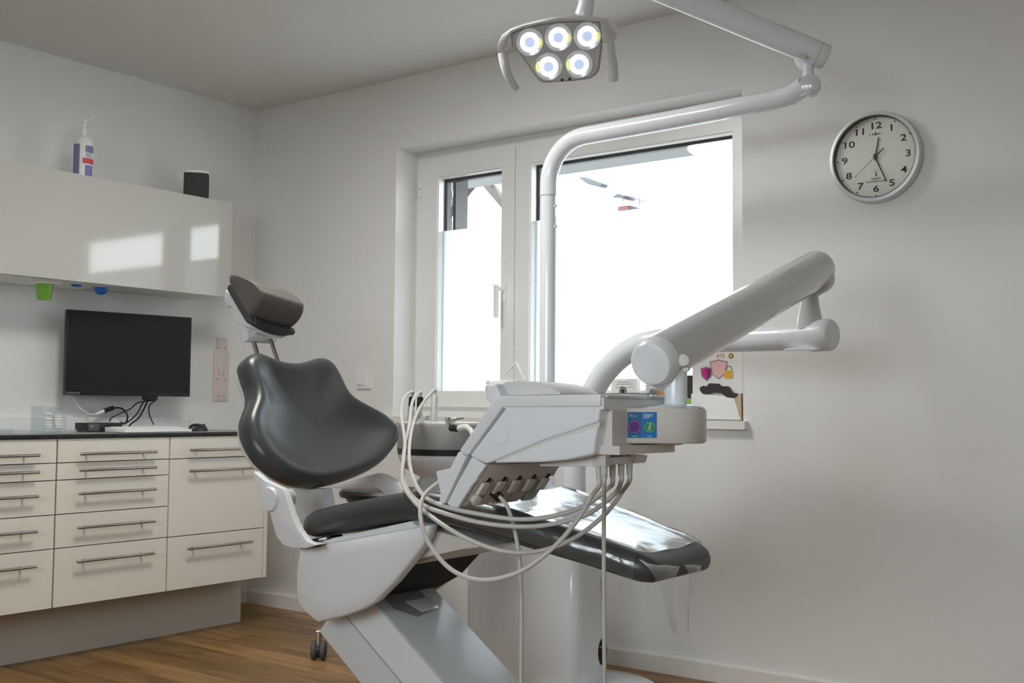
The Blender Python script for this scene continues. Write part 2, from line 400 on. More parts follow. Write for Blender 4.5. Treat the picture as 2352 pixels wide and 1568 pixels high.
# ---- window in the back wall
win = bpy.data.objects.new('window_1', None); COL.objects.link(win); win.location = (OX0, 0.13, OZ0); win['kind'] = 'structure'
def ringframe(x0, x1, z0, z1, wl, wr, wb, wt, y0, y1, bv=0.004):
    bm = new()
    box(bm, (x0, y0, z0), (x0 + wl, y1, z1), bv); box(bm, (x1 - wr, y0, z0), (x1, y1, z1), bv)
    box(bm, (x0 + wl - 0.001, y0 + 0.0005, z0), (x1 - wr + 0.001, y1, z0 + wb), bv); box(bm, (x0 + wl - 0.001, y0 + 0.0005, z1 - wt), (x1 - wr + 0.001, y1, z1), bv)
    return bm
part('outer_frame', ringframe(OX0, OX1, OZ0, OZ1, 0.055, 0.055, 0.06, 0.065, 0.150, 0.235), 'pvc', win)
PZ0, PZ1 = 1.073, 2.085
SASH = ((1.040, 1.601, 1.142, 1.527), (1.604, 2.735, 1.682, 2.662))
for i, (s0, s1, p0, p1) in enumerate(SASH):
    sash = part('sash', ringframe(s0, s1, 1.004, 2.172, p0 - s0, s1 - p1, PZ0 - 1.004, 2.172 - PZ1, 0.130, 0.215, 0.006), 'pvc', win)
    part('glazing_bead', ringframe(p0 - 0.004, p1 + 0.004, PZ0 - 0.004, PZ1 + 0.004, 0.010, 0.010, 0.010, 0.010, 0.137, 0.17, 0.002), 'pvc', sash)
    part('pane', bx((p0 - 0.01, 0.178, PZ0 - 0.01), (p1 + 0.01, 0.182, PZ1 + 0.01)), 'glass', sash)
    fz = 1.834 if i == 0 else 1.832
    part('frosted_film', bx((p0 + 0.006, 0.1735, PZ0 + 0.006), (p1 - 0.006, 0.1745, fz)), 'film', sash)
    part('gasket', ringframe(p0 + 0.0, p1 - 0.0, PZ0 - 0.0, PZ1 - 0.0, 0.016, 0.004, 0.004, 0.016, 0.186, 0.212, 0.001), 'gasket', sash)
hd = part('handle', bx((1.540, 0.060, 1.40), (1.556, 0.078, 1.545), 0.006), 'white', win)
b = bx((1.537, 0.122, 1.475), (1.560, 0.130, 1.56), 0.003); cyl(b, (1.548, 0.125, 1.53), (1.548, 0.062, 1.53), 0.009)
part('handle_rosette', b, 'white', hd)
b = new()
for zz in (2.02, 2.06): cyl(b, (1.031, 0.135, zz - 0.015), (1.031, 0.135, zz + 0.015), 0.009, seg=12)
part('hinge', b, 'white', win)
part('window_sill', bx((0.945, -0.035, OZ0 - 0.03), (2.783, 0.152, OZ0), 0.004), 'sill', win)
# shutter guide rails outside the panes
for s0 in (1.135,):
    part('shutter_rail', bx((s0 + 0.012, 0.24, 1.0), (s0 + 0.030, 0.33, 2.2), 0.002), 'gasket', win)
# ---- wide window behind the camera
dr = bpy.data.objects.new('window_2', None); COL.objects.link(dr); dr.location = (2.4, RY, 1.0); dr['kind'] = 'structure'
for k in range(3):
    x0 = 2.4 + k * 2.6 / 3; x1 = x0 + 2.6 / 3
    s = part('sash', ringframe(x0, x1, 1.0, 2.2, 0.07, 0.07, 0.09, 0.08, RY - 0.16, RY - 0.09), 'pvc', dr)
    part('pane', bx((x0 + 0.06, RY - 0.13, 1.08), (x1 - 0.06, RY - 0.126, 2.13)), 'glass', s)

# ================================================================== OUTSIDE THE WINDOW
solo('garden_paving', bx((-25, 0.4, -0.45), (25, 60, -0.35)), 'ground', 'pale paved ground outside beyond the window', 'ground', kind='structure').pop('category')
solo('terrace_paving', bx((-10, -30, -0.45), (16, RY - 0.3, -0.35)), 'ground', 'pale paved terrace outside behind the camera', 'ground', kind='structure').pop('category')
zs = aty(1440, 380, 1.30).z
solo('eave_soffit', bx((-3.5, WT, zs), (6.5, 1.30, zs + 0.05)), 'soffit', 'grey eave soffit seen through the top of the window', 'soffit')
# timber carport post with braces, seen through the left pane
PY = 2.0
tp = aty(1021, 470, PY); t_ = thing('timber_post', 'dark timber porch post with diagonal braces beyond left pane', 'post', (tp.x, PY, -0.35))
part('post', bx((tp.x - 0.035, PY - 0.05, -0.35), (tp.x + 0.03, PY + 0.05, 3.3), 0.004), 'timber', t_)
def beam(name, a, bb, w, par, m='timber'):
    a, bb = V(a), V(bb); d = (bb - a).normalized(); s = d.cross(V((0, 1, 0))).normalized() * w
    poly = [a - s, bb - s, bb + s, a + s]
    return part(name, prism(new(), [p - V((0, 0.04, 0)) for p in poly], (0, 0.08, 0), 0.003), m, par)
beam('brace', aty(1022, 497, PY), aty(1085, 418, PY), 0.022, t_)
beam('brace', aty(1118, 420, PY), aty(1180, 492, PY), 0.022, t_)
beam('crossbar', aty(1000, 421, PY), aty(1200, 398, PY), 0.03, t_)
rl = aty(1100, 430, 6.0)
b = new()
fr = [aty(1075, 447, 6.0), aty(1075, 432, 6.0), aty(1128, 424, 6.0), aty(1128, 440, 6.0)]
for p, q in zip(fr[:-1], fr[1:]): tube(b, [p, q], 0.012, 8)
tube(b, [fr[0], V((fr[0].x, 6.0, -0.35))], 0.012, 8); tube(b, [fr[3], V((fr[3].x, 6.0, -0.35))], 0.012, 8)
solo('garden_frame', b, 'render_w', 'thin white metal frame outside between the timber braces', 'frame')
# street lamp
SY = 9.0
h0, h1 = aty(1334, 409, SY), aty(1384, 426, SY); bp_ = aty(1372, 430, SY)
t_ = thing('street_lamp', 'grey street lamp with flat head seen through right pane', 'street lamp', (bp_.x, SY, -0.35))
part('pole', cyl(new(), (bp_.x, SY, -0.35), (bp_.x, SY, bp_.z + 0.02), 0.03, 0.02), 'render_w', t_)
d_ = (h1 - h0)
b = prism(new(), [h0 + V((0, -0.08, 0.0)), h0 + V((0.06, 0.0, 0.012)), h1 + V((0, 0, 0.03)), h1 + V((-0.02, -0.05, -0.02)), h0 + d_ * 0.5 + V((-0.02, -0.09, -0.04))], (0, 0.16, 0.0), 0.006)
part('lamp_head', b, 'greyplaster', t_)
# white house with brick chimney
HY = 13.0
c0, c1, cm = aty(1398, 480, HY), aty(1449, 478, HY), aty(1434, 463, HY)
t_ = thing('white_house', 'white rendered house with a red brick chimney beyond the window', 'house', (c0.x + 0.1, HY + 1.5, -0.35))
zr = c0.z
hx = c0.x + 0.2
body = [(hx - 3.2, HY + 0.6, -0.35), (hx + 3.2, HY + 0.6, -0.35), (hx + 3.2, HY + 0.6, zr - 1.2), (hx, HY + 0.6, zr + 0.0), (hx - 3.2, HY + 0.6, zr - 1.2)]
part('gable_wall', prism(new(), body, (0, 5.0, 0)), 'render_w', t_)
cx0, cx1, cz1 = c0.x, c1.x, cm.z
ch = part('chimney', bx((cx0 + 0.01, HY + 0.3, zr - 0.02), (cx0 + 0.24, HY + 0.62, cz1 - 0.01), 0.006), 'brick', t_)
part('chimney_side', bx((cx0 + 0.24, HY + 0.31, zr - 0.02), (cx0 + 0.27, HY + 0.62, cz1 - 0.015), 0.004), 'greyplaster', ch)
b = new()
cap = smooth_path([aty(1401, 449, HY), aty(1412, 443, HY), aty(1424, 446, HY), aty(1436, 447, HY), aty(1450, 452, HY)], 5)
loft(b, [[p + V((0, 0.1, 0)), p + V((0, 0.5, 0)), p + V((0, 0.5, -0.02 - 0.05 * sin(pi * min(1, i / 12)))), p + V((0, 0.1, -0.02 - 0.05 * sin(pi * min(1, i / 12))))] for i, p in enumerate(cap)])
for k in (0.12, 0.88):
    xx = cx0 + (cx1 - cx0) * k; cyl(b, (xx, HY + 0.4, cz1 - 0.02), (xx, HY + 0.4, cap[0].z), 0.008, seg=8)
part('chimney_cowl', b, 'darkmetal', ch)

# ================================================================== LIGHT FITTING ON THE CEILING (above the frame; mirrored in the pane)
CLX, CLY = 1.95, -1.52
t_ = thing('ceiling_lamp', 'round opal ceiling lamp above the room', 'ceiling lamp', (CLX, CLY, RZ - 0.09))
part('base_ring', lathe(new(), [(0.385, 0.0), (0.39, 0.01), (0.39, 0.088), (0.385, 0.09)], (CLX, CLY, RZ - 0.09), seg=48), 'white', t_)
part('diffuser', lathe(new(), [(0.0, -0.03), (0.16, -0.027), (0.29, -0.017), (0.37, 0.0), (0.38, 0.012), (0.38, 0.02), (0.0, 0.02)], (CLX, CLY, RZ - 0.092), seg=48), 'opal', t_)

# ================================================================== FURNITURE ON THE LEFT WALL
FX = 0.58                                    # plane of the drawer fronts
def bar_handle(par, y0, y1, z):
    x = FX + 0.034
    part('handle', cyl(new(), (x, y0, z), (x, y1, z), 0.006, seg=14, bv=0.0015), 'steel', par)
    for yy in (y0 + 0.045, y1 - 0.045): part('handle_post', cyl(new(), (FX - 0.001, yy, z), (x, yy, z), 0.004, seg=10), 'steel', par)
def base_unit(y0, y1, cuts, hz, label, hy):
    t = thing('base_cabinet', label, 'cabinet', (0.3, (y0 + y1) / 2, 0.225), 'base cabinets along the left wall')
    b = new(); th = 0.018
    box(b, (0.02, y0, 0.225), (FX - 0.021, y0 + th, 0.874)); box(b, (0.02, y1 - th, 0.225), (FX - 0.021, y1, 0.874))
    box(b, (0.02, y0 + th, 0.225), (FX - 0.021, y1 - th, 0.225 + th)); box(b, (0.02, y0 + th, 0.874 - th), (FX - 0.021, y1 - th, 0.874)); box(b, (0.02, y0 + th, 0.243), (0.03, y1 - th, 0.856))
    part('carcass', b, 'carc', t)
    for k in range(len(cuts) - 1):
        d = part('drawer', bx((FX - 0.019, y0 + 0.002, cuts[k + 1] + 0.0018), (FX, y1 - 0.002, cuts[k] - 0.0018), 0.0012, 1), 'cab', t)
        bar_handle(d, hy[0], hy[1], hz[k])
    return t
C5 = (0.870, 0.777, 0.711, 0.580, 0.451, 0.226)
H5 = (0.810, 0.747, 0.657, 0.526, 0.396)
base_unit(-1.930, -1.424, C5, H5, 'cream five-drawer base cabinet at the left end, cut by the frame', (-1.860, -1.512))
base_unit(-1.421, -0.914, C5, H5, 'cream five-drawer base cabinet under the monitor', (-1.346, -0.998))
r_u = base_unit(-0.911, -0.398, (0.870, 0.776, 0.450, 0.226), (0.812, 0.724, 0.397), 'cream three-drawer base cabinet behind the dental chair backrest', (-0.834, -0.487))
part('end_panel', bx((0.02, -0.396, 0.226), (FX, -0.376, 0.874), 0.001, 1), 'cab', r_u)
solo('cabinet_plinth', bx((0.03, -1.930, 0.0), (0.393, -0.364, 0.224), 0.001, 1), 'plinth', 'recessed beige plinth carrying the base cabinets', 'plinth')
wt = thing('worktop', 'thin grey worktop with black edge on the base cabinets', 'worktop', (0.3, -1.15, 0.875))
part('slab', bx((0.001, -1.93, 0.875), (FX + 0.012, -0.372, 0.8865), 0.001, 1), 'topedge', wt)
part('top_surface', bx((0.001, -1.93, 0.8865), (FX + 0.011, -0.373, 0.8875)), 'top', wt)
WTZ = 0.8875
# wall cabinet
UZ0, UZ1, UX = 1.512, 1.961, 0.35
uc = thing('wall_cabinet', 'long glossy cream wall cabinet above the monitor', 'cabinet', (UX / 2, -1.18, UZ0))
b = new()
box(b, (0.001, -1.93, UZ0 + 0.012), (UX - 0.021, -0.432, UZ1)); part('body', b, 'gloss', uc)
part('door', bx((UX - 0.020, -1.93, UZ0), (UX, -0.431, UZ1 - 0.001), 0.0015, 2), 'gloss', uc)
part('light_rail', bx((0.02, -1.92, UZ0 + 0.001), (UX - 0.05, -1.02, UZ0 + 0.011), 0.001, 1), 'white', uc)
part('bottom_board', bx((0.02, -1.015, UZ0 + 0.006), (UX - 0.03, -0.44, UZ0 + 0.0118)), 'gloss', uc)
# cups hanging under the wall cabinet
def under(px, x): return atx(px, 668, x)
c = under(102, 0.20)
t_ = thing('cup_dispenser', 'bright green plastic cup holder hanging under the wall cabinet', 'cup holder', (c.x, c.y, UZ0 - 0.075))
part('cup', lathe(new(), [(0.027, 0.0), (0.029, 0.004), (0.036, 0.066), (0.037, 0.07), (0.034, 0.07), (0.027, 0.006), (0.0, 0.005)], (c.x, c.y, UZ0 - 0.074), seg=28), 'green', t_)
part('bracket', bx((c.x - 0.05, c.y - 0.045, UZ0 - 0.009), (c.x + 0.05, c.y + 0.045, UZ0 + 0.0005), 0.002), 'white', t_)
c = under(232, 0.20)
solo('dispenser_funnel', lathe(new(), [(0.002, 0.0), (0.014, 0.001), (0.022, 0.006), (0.0275, 0.016), (0.029, 0.029), (0.026, 0.03), (0.0, 0.03)], (c.x, c.y, UZ0 - 0.0292), seg=28), 'blue', 'deep blue half-round cup under the wall cabinet', 'cup')
c = under(175, 0.22)
solo('blue_lid', lathe(new(), [(0.0, 0.0), (0.013, 0.001), (0.016, 0.006), (0.016, 0.0085)], (c.x, c.y, UZ0 - 0.008), seg=20, sx=1.5), 'blue', 'small flat blue lid under the wall cabinet, left of the blue cup', 'lid')

# spray bottle and loudspeaker on top of the wall cabinet
c = atx(191, 360, 0.20); c.z = UZ1
S_ = thing('pump_bottle', 'white disinfectant pump bottle with violet print on the wall cabinet', 'bottle', c)
br = 0.041
part('bottle', lathe(new(), [(0.036, 0.0), (br, 0.006), (br, 0.165), (0.038, 0.182), (0.026, 0.196), (0.014, 0.203), (0.013, 0.212), (0.0, 0.212)], c, seg=32), 'white', S_)
pm = part('pump', lathe(new(), [(0.012, 0.204), (0.013, 0.215), (0.012, 0.232), (0.007, 0.236), (0.007, 0.262), (0.010, 0.264), (0.010, 0.276), (0.004, 0.28), (0.0, 0.28)], c, seg=16), 'white', S_)
b = tube(new(), smooth_path([c + V((0, 0, 0.272)), c + V((0.0, 0.022, 0.277)), c + V((0.0, 0.034, 0.287)), c + V((0, 0.036, 0.30))], 4), [0.006] * 12 + [0.003], 8)
part('nozzle', b, 'white', pm)
def wrap(a0, a1, z0, z1, r, n=10):
    """a curved label patch on an upright bottle, angles seen from the room"""
    bm = new(); outer = []
    for k in range(n + 1):
        a = radians(a0 + (a1 - a0) * k / n); d = V((cos(a), sin(a), 0))
        outer.append((d,))
    rings = [[c + d * r + V((0, 0, z0)), c + d * (r + 0.0008) + V((0, 0, z0)), c + d * (r + 0.0008) + V((0, 0, z1)), c + d * r + V((0, 0, z1))] for (d,) in outer]
    return loft(bm, rings)
lb = part('label', wrap(-100, -52, 0.01, 0.16, br, 8), 'inkblue', S_, label='violet printed label')
part('label', wrap(-20, 40, 0.125, 0.155, br, 8), 'inkblue', S_); part('label', wrap(-20, 35, 0.005, 0.07, br, 8), 'inkblue', S_)
part('red_band', wrap(-34, 50, 0.076, 0.100, br, 10), 'red', S_, label='red warning band')
for k in range(4): part('label_line', wrap(-18, 30 - 5 * k, 0.104 + 0.005 * k, 0.1065 + 0.005 * k, br, 6), 'inkblue', lb)
c = atx(451, 430, 0.17); c.z = UZ1
S_ = thing('loudspeaker', 'dark grey smart speaker with white top on the wall cabinet', 'speaker', c)
def sq(w, r, z, rot=radians(-40)):
    return [c + V((x * cos(rot) - y * sin(rot), x * sin(rot) + y * cos(rot), z)) for x, y in rrect(w, w, r, 6)]
part('grille', loft(new(), [sq(0.055, 0.03, 0.0), sq(0.0575, 0.032, 0.004), sq(0.0575, 0.032, 0.141), sq(0.057, 0.032, 0.143)]), 'dgrey', S_)
part('top_cap', loft(new(), [sq(0.058, 0.032, 0.143), sq(0.0585, 0.033, 0.146), sq(0.058, 0.033, 0.153), sq(0.054, 0.03, 0.157)]), 'white', S_)

# ---- monitor on the wall, and the rail beside it
ML, MR = 0.10, 0.20
q = [atx(155, 712, ML), atx(441, 727, MR), atx(437, 908, MR), atx(149, 910, ML)]
zt, zb = (q[0].z + q[1].z) / 2, (q[2].z + q[3].z) / 2
ya, yb = q[0].y, q[1].y
xd = V((MR - ML, yb - ya, 0)).normalized(); nd = V((xd.y, -xd.x, 0)); w_ = (V((MR, yb, 0)) - V((ML, ya, 0))).length
def mp(u, v, d=0.0): return V((ML, ya, zb)) + xd * u + V((0, 0, v)) + nd * d
mh = zt - zb
mo = thing('monitor', 'black widescreen computer monitor, switched off, on the wall above the worktop', 'monitor', (ML, (ya + yb) / 2, zb))
part('casing', prism(new(), [mp(0, 0), mp(w_, 0), mp(w_, mh), mp(0, mh)], nd * -0.028, 0.003), 'black', mo)
part('screen', prism(new(), [mp(0.006, 0.018, 0.0002), mp(w_ - 0.006, 0.018, 0.0002), mp(w_ - 0.006, mh - 0.006, 0.0002), mp(0.006, mh - 0.006, 0.0002)], nd * 0.0008), 'screen', mo)
part('port_block', prism(new(), [mp(w_ * 0.62, -0.018, -0.03), mp(w_ * 0.735, -0.018, -0.03), mp(w_ * 0.735, 0.03, -0.03), mp(w_ * 0.62, 0.03, -0.03)], nd * 0.022, 0.002), 'black', mo)
ce = mp(w_ / 2, mh / 2, -0.028); b = new(); box(b, (0.0, ce.y - 0.05, ce.z - 0.06), (0.012, ce.y + 0.05, ce.z + 0.06)); box(b, (0.01, ce.y - 0.03, ce.z - 0.03), (ce.x + 0.01, ce.y + 0.03, ce.z + 0.03))
part('wall_bracket', b, 'black', mo)
text('Lenovo', 0.021, mp(0.034, 0.0105, 0.0011), xd, (0, 0, 1), 'greyink', mo, 'logo')
# pale wall rail
q0, q1 = atx(508, 775, 0.0), atx(506, 921, 0.0); yc_ = (q0.y + q1.y) / 2
t_ = thing('wall_rail', 'pale pink metal mounting plate with holes on the left wall', 'mounting plate', (0, yc_, q1.z))
z0, z1 = q1.z, q0.z
out = [(-0.046, z0), (0.046, z0), (0.048, z1 - 0.075), (0.032, z1 - 0.058), (0.031, z1), (-0.031, z1), (-0.032, z1 - 0.058), (-0.048, z1 - 0.075)]
pl = part('plate', prism(new(), [(0.0005, yc_ + a, zz) for a, zz in out], (0.006, 0, 0), 0.0015), 'pinkplate', t_)
for dy, dz in ((-0.022, 0.267), (0.022, 0.267), (-0.025, 0.11), (0.025, 0.11)):
    part('screw', cyl(new(), (0.006, yc_ + dy, z0 + dz), (0.008, yc_ + dy, z0 + dz), 0.0045, seg=12), 'greyink', pl)
for dy, dz in ((-0.022, 0.216), (0.022, 0.216), (-0.034, 0.052), (0.034, 0.052), (0.0, 0.18)):
    part('screw', cyl(new(), (0.006, yc_ + dy, z0 + dz), (0.0072, yc_ + dy, z0 + dz), 0.004, seg=10), 'pinkplate', pl)
for zz, ww, hh in ((0.13, 0.015, 0.032), (0.002, 0.02, 0.026)):
    b = new()
    box(b, (0.006, yc_ - ww, z0 + zz), (0.0075, yc_ - ww + 0.0022, z0 + zz + hh)); box(b, (0.006, yc_ + ww - 0.0022, z0 + zz), (0.0075, yc_ + ww, z0 + zz + hh)); box(b, (0.006, yc_ - ww, z0 + zz + (0 if zz > 0.1 else hh - 0.002)), (0.0075, yc_ + ww, z0 + zz + (0.0022 if zz > 0.1 else hh)))
    part('slot', b, 'greyink', pl)
# cable trunking at the back of the worktop
solo('cable_trunking', bx((0.0005, -1.93, WTZ), (0.035, -0.42, WTZ + 0.058), 0.003), 'white', 'white cable trunking along the wall behind the keyboard', 'trunking')
# mini computer
a = atx(200, 990, 0.36); a.z = WTZ
t_ = thing('mini_computer', 'small black desktop computer lying flat on the worktop', 'computer', (0.315, a.y + 0.08, WTZ))
part('case', bx((0.27, a.y, WTZ + 0.003), (0.36, a.y + 0.165, WTZ + 0.038), 0.003), 'black', t_)
part('front_panel', bx((0.3602, a.y + 0.004, WTZ + 0.006), (0.3615, a.y + 0.055, WTZ + 0.035)), 'rubber', t_)
part('status_mark', bx((0.3616, a.y + 0.016, WTZ + 0.022), (0.3622, a.y + 0.026, WTZ + 0.025)), 'white', t_)
b = new()
for xx, yy in ((0.285, 0.015), (0.345, 0.015), (0.285, 0.15), (0.345, 0.15)): cyl(b, (xx, a.y + yy, WTZ), (xx, a.y + yy, WTZ + 0.004), 0.006, seg=10)
part('foot', b, 'rubber', t_)
# keyboard
k0 = atz(288, 990, WTZ + 0.012); k1 = atz(441, 988, WTZ + 0.012)
ky0, ky1 = k0.y, k1.y; kx1 = (k0.x + k1.x) / 2 - 0.02; kx1 = min(max(kx1, 0.42), 0.55); ky0 = atx(286, 990, kx1).y; ky1 = atx(441, 989, kx1).y
kb = thing('keyboard', 'slim white computer keyboard on the worktop', 'keyboard', (kx1 - 0.07, (ky0 + ky1) / 2, WTZ))
part('body', prism(new(), [(kx1, ky0, WTZ + 0.002), (kx1, ky0, WTZ + 0.012), (kx1 - 0.14, ky0, WTZ + 0.022), (kx1 - 0.14, ky0, WTZ + 0.002)], (0, ky1 - ky0, 0), 0.002), 'white', kb)
km = bpy.data.meshes.new('key'); bm_ = bx((-0.0055, -0.0055, 0), (0.0055, 0.0055, 0.0035), 0.001, 1); bm_.to_mesh(km); bm_.free(); km.materials.append(M['white'])
nk = int((ky1 - ky0 - 0.02) / 0.0155)
for r_ in range(6):
    for c_ in range(nk):
        xx = kx1 - 0.016 - r_ * 0.0195; zz = WTZ + 0.012 + 0.010 * (kx1 - xx) / 0.14
        o = bpy.data.objects.new('key', km); COL.objects.link(o); o.parent = kb
        o.scale = (1.4, 1.2, 1); o.location = V((xx, ky0 + 0.018 + c_ * 0.0155, zz)) - V(kb.location)
# mouse
c = atx(455, 984, 0.44)
mz = thing('computer_mouse', 'black computer mouse right of the keyboard', 'mouse', (0.44, c.y, WTZ))
b = new(); rings = []
for k in range(9):
    t = -1 + 2 * k / 8; s = sqrt(max(0.02, 1 - t * t)); hh = 0.034 * (s ** 0.7) * (1.0 - 0.15 * t)
    rings.append([V((0.44 + 0.026 * s * cos(a_), c.y + 0.052 * t, WTZ + max(0, hh * sin(a_)))) for a_ in [pi * j / 10 for j in range(11)]])
loft(b, rings); part('shell', b, 'black', mz)
part('scroll_wheel', cyl(new(), (0.437, c.y + 0.03, WTZ + 0.026), (0.443, c.y + 0.03, WTZ + 0.026), 0.007, seg=14), 'rubber', mz)
# acrylic tray and organiser
a0, a1 = atx(0, 985, 0.50), atx(170, 985, 0.50)
t_ = thing('acrylic_tray', 'low clear acrylic tray along the front left of the worktop', 'tray', (0.4, (a0.y + a1.y) / 2, WTZ))
for y0_, y1_ in ((a0.y - 0.1, atx(27, 985, 0.5).y - 0.002), (atx(27, 985, 0.5).y, a1.y)):
    b = new(); box(b, (0.36, y0_, WTZ + 0.001), (0.52, y1_, WTZ + 0.005), 0.001, 1); box(b, (0.516, y0_, WTZ + 0.005), (0.52, y1_, WTZ + 0.018)); box(b, (0.36, y0_, WTZ + 0.005), (0.364, y1_, WTZ + 0.018)); box(b, (0.364, y1_ - 0.004, WTZ + 0.005), (0.516, y1_, WTZ + 0.018))
    part('compartment', b, 'acrylic', t_)
y0_, y1_ = atx(95, 960, 0.34).y, atx(154, 960, 0.34).y
t_ = thing('acrylic_organiser', 'clear acrylic dispenser box filled with stacked white rolls', 'organiser', (0.30, (y0_ + y1_) / 2, WTZ))
H_ = 0.105
for nm, lo, hi in (('side_wall', (0.26, y0_, WTZ), (0.34, y0_ + 0.003, WTZ + H_)), ('side_wall', (0.26, y1_ - 0.003, WTZ), (0.34, y1_, WTZ + H_)), ('back_wall', (0.26, y0_ + 0.003, WTZ), (0.263, y1_ - 0.003, WTZ + H_)),
                   ('front_lip', (0.337, y0_ + 0.003, WTZ), (0.34, y1_ - 0.003, WTZ + 0.028)), ('base', (0.263, y0_ + 0.003, WTZ), (0.337, y1_ - 0.003, WTZ + 0.003)), ('lid', (0.256, y0_ - 0.002, WTZ + H_), (0.345, y1_ + 0.006, WTZ + H_ + 0.003)), ('divider', (0.30, y0_ + 0.0615, WTZ + 0.003), (0.337, y0_ + 0.0645, WTZ + H_ - 0.004))):
    part(nm, bx(lo, hi), 'acrylic', t_)
part('scoop_wall', prism(new(), [(0.3345, y0_ + 0.004, WTZ + 0.028), (0.3345, y0_ + 0.030, WTZ + 0.028), (0.3345, y0_ + 0.022, WTZ + 0.05), (0.3345, y0_ + 0.010, WTZ + 0.1), (0.3345, y0_ + 0.004, WTZ + 0.1)], (0.002, 0, 0)), 'acrylic', t_)
rm = bpy.data.meshes.new('cotton_roll'); bm_ = cyl(new(), (0, -0.018, 0), (0, 0.018, 0), 0.0055, seg=14, bv=0.002); bm_.to_mesh(rm); bm_.free(); rm.materials.append(M['paper']); rm.polygons.foreach_set('use_smooth', [True] * len(rm.polygons))
n_ = 0
for col_, yy in enumerate((y0_ + 0.040, y0_ + 0.086)):
    for k in range(6 if col_ else 7):
        o = bpy.data.objects.new('cotton_roll', rm); COL.objects.link(o)
        k_ = ('bottom', 'second', 'third', 'fourth', 'fifth', 'sixth', 'seventh')[k]; sd_ = 'right' if col_ else 'left'
        o.location = (0.318 + random.uniform(-0.003, 0.003), yy + random.uniform(-0.002, 0.002), WTZ + 0.0085 + k * 0.0112 + (0.010 if k == 5 and not col_ else 0))
        tag(o, f'white cotton roll, {k_} from below in the {sd_} stack of the clear organiser', 'cotton roll', 'cotton rolls in the organiser')
# cables below the monitor
def cable(name, pts, r, m, label, par=None):
    b = tube(new(), smooth_path(pts, 8), r, 8)
    return part(name, b, m, par, label=label) if par else solo(name, b, m, label, 'cable', sharp=80)
def wl(px, py, x=0.09): return atx(px, py, x)
hub = thing('adapter_cable', 'white cable plugged into a black video adapter below the monitor', 'cable', (0.08, wl(245, 945, 0.08).y, wl(245, 958, 0.08).z))
part('cord', tube(new(), smooth_path([wl(165, 908, 0.05), wl(178, 930, 0.05), wl(200, 948, 0.06), wl(216, 951, 0.08), wl(226, 948, 0.08)], 8), 0.003, 8), 'white', hub)
part('plug', tube(new(), [wl(220, 951, 0.08), wl(228, 948, 0.08), wl(240, 943, 0.08)], [0.004, 0.008, 0.009], 12), 'white', hub)
part('adapter', tube(new(), [wl(238, 944, 0.08), wl(260, 936, 0.08)], 0.011, 6), 'black', hub)
part('tail', tube(new(), smooth_path([wl(259, 936, 0.08), wl(280, 938, 0.09), wl(293, 955, 0.10), wl(288, 972, 0.12), wl(278, 970, 0.17)], 8), 0.004, 8), 'black', hub)
cable('video_cable', [mp(w_ * 0.64, -0.0185, -0.018), wl(325, 930, 0.1), wl(316, 948, 0.13), wl(295, 968, 0.17), wl(276, 974, 0.19)], 0.0032, 'black', 'black cable running straight from monitor to the computer')
cable('power_cable', [mp(w_ * 0.66, -0.0185, -0.018), wl(330, 940, 0.11), wl(318, 960, 0.16), wl(302, 972, 0.24), wl(296, 980, 0.30)], 0.0042, 'black', 'thicker black cable from the monitor down to the keyboard')
cable('looping_cable', [mp(w_ * 0.71, -0.0185, -0.018), wl(318, 924, 0.08), wl(300, 938, 0.09), wl(275, 950, 0.12), wl(256, 960, 0.16), wl(252, 967, 0.20)], 0.003, 'black', 'thin black cable sweeping left from the monitor in a wave')
cable('hanging_cable', [mp(w_ * 0.725, -0.0185, -0.018), wl(344, 930, 0.1), wl(342, 946, 0.13), wl(347, 962, 0.18), wl(353, 974, 0.30)], 0.003, 'black', 'thin black cable hanging furthest right below the monitor')

# ---- socket on the back wall
a, c = aty(823, 853, 0), aty(853, 892, 0)
t_ = thing('wall_socket', 'white square switch and thermostat plate on the wall left of the window', 'wall switch', ((a.x + c.x) / 2, -0.005, c.z))
part('frame', bx((a.x, -0.010, c.z), (c.x, -0.0005, a.z), 0.002), 'white', t_)
part('rocker', bx((a.x + 0.006, -0.013, c.z + 0.014), (c.x - 0.018, -0.009, a.z - 0.006), 0.0015), 'white', t_)
part('slot', bx((a.x + 0.008, -0.0138, c.z + 0.016), (c.x - 0.05, -0.0128, c.z + 0.019)), 'greyink', t_)

# ---- wall clock
CY = -0.044
f0, f1 = aty(1905, 361, CY), aty(2112, 361, CY); ft, fb = aty(2008, 253, CY), aty(2012, 463, CY)
cc = V(((f0.x + f1.x) / 2, 0, (ft.z + fb.z) / 2)); cr_ = ((f1.x - f0.x) + (ft.z - fb.z)) / 4
ck = thing('wall_clock', 'round silver-rimmed wall clock with cream dial on the white wall', 'clock', (cc.x, 0, cc.z - cr_))
AX = (0, -1, 0)
part('rim', lathe(new(), [(cr_ * 0.985, 0.001), (cr_ * 1.0, 0.006), (cr_ * 1.0, 0.038), (cr_ * 0.985, 0.044), (cr_ * 0.925, 0.045), (cr_ * 0.905, 0.042), (cr_ * 0.90, 0.022), (cr_ * 0.90, 0.016), (0.0, 0.016)], cc, AX, 72), 'clockrim', ck)
part('dial', lathe(new(), [(cr_ * 0.898, 0.0165), (cr_ * 0.898, 0.018), (0, 0.018)], cc, AX, 64), 'dial', ck)
part('inner_ring', lathe(new(), [(cr_ * 0.899, 0.018), (cr_ * 0.899, 0.040), (cr_ * 0.892, 0.040), (cr_ * 0.892, 0.018), (cr_ * 0.899, 0.018)], cc, AX, 64, cap=False), 'ink', ck)
X_, Z_ = V((1, 0, 0)), V((0, 0, 1))
def cp(ang, r, dep): a = radians(ang); return cc + V((sin(a) * r, -dep, cos(a) * r))
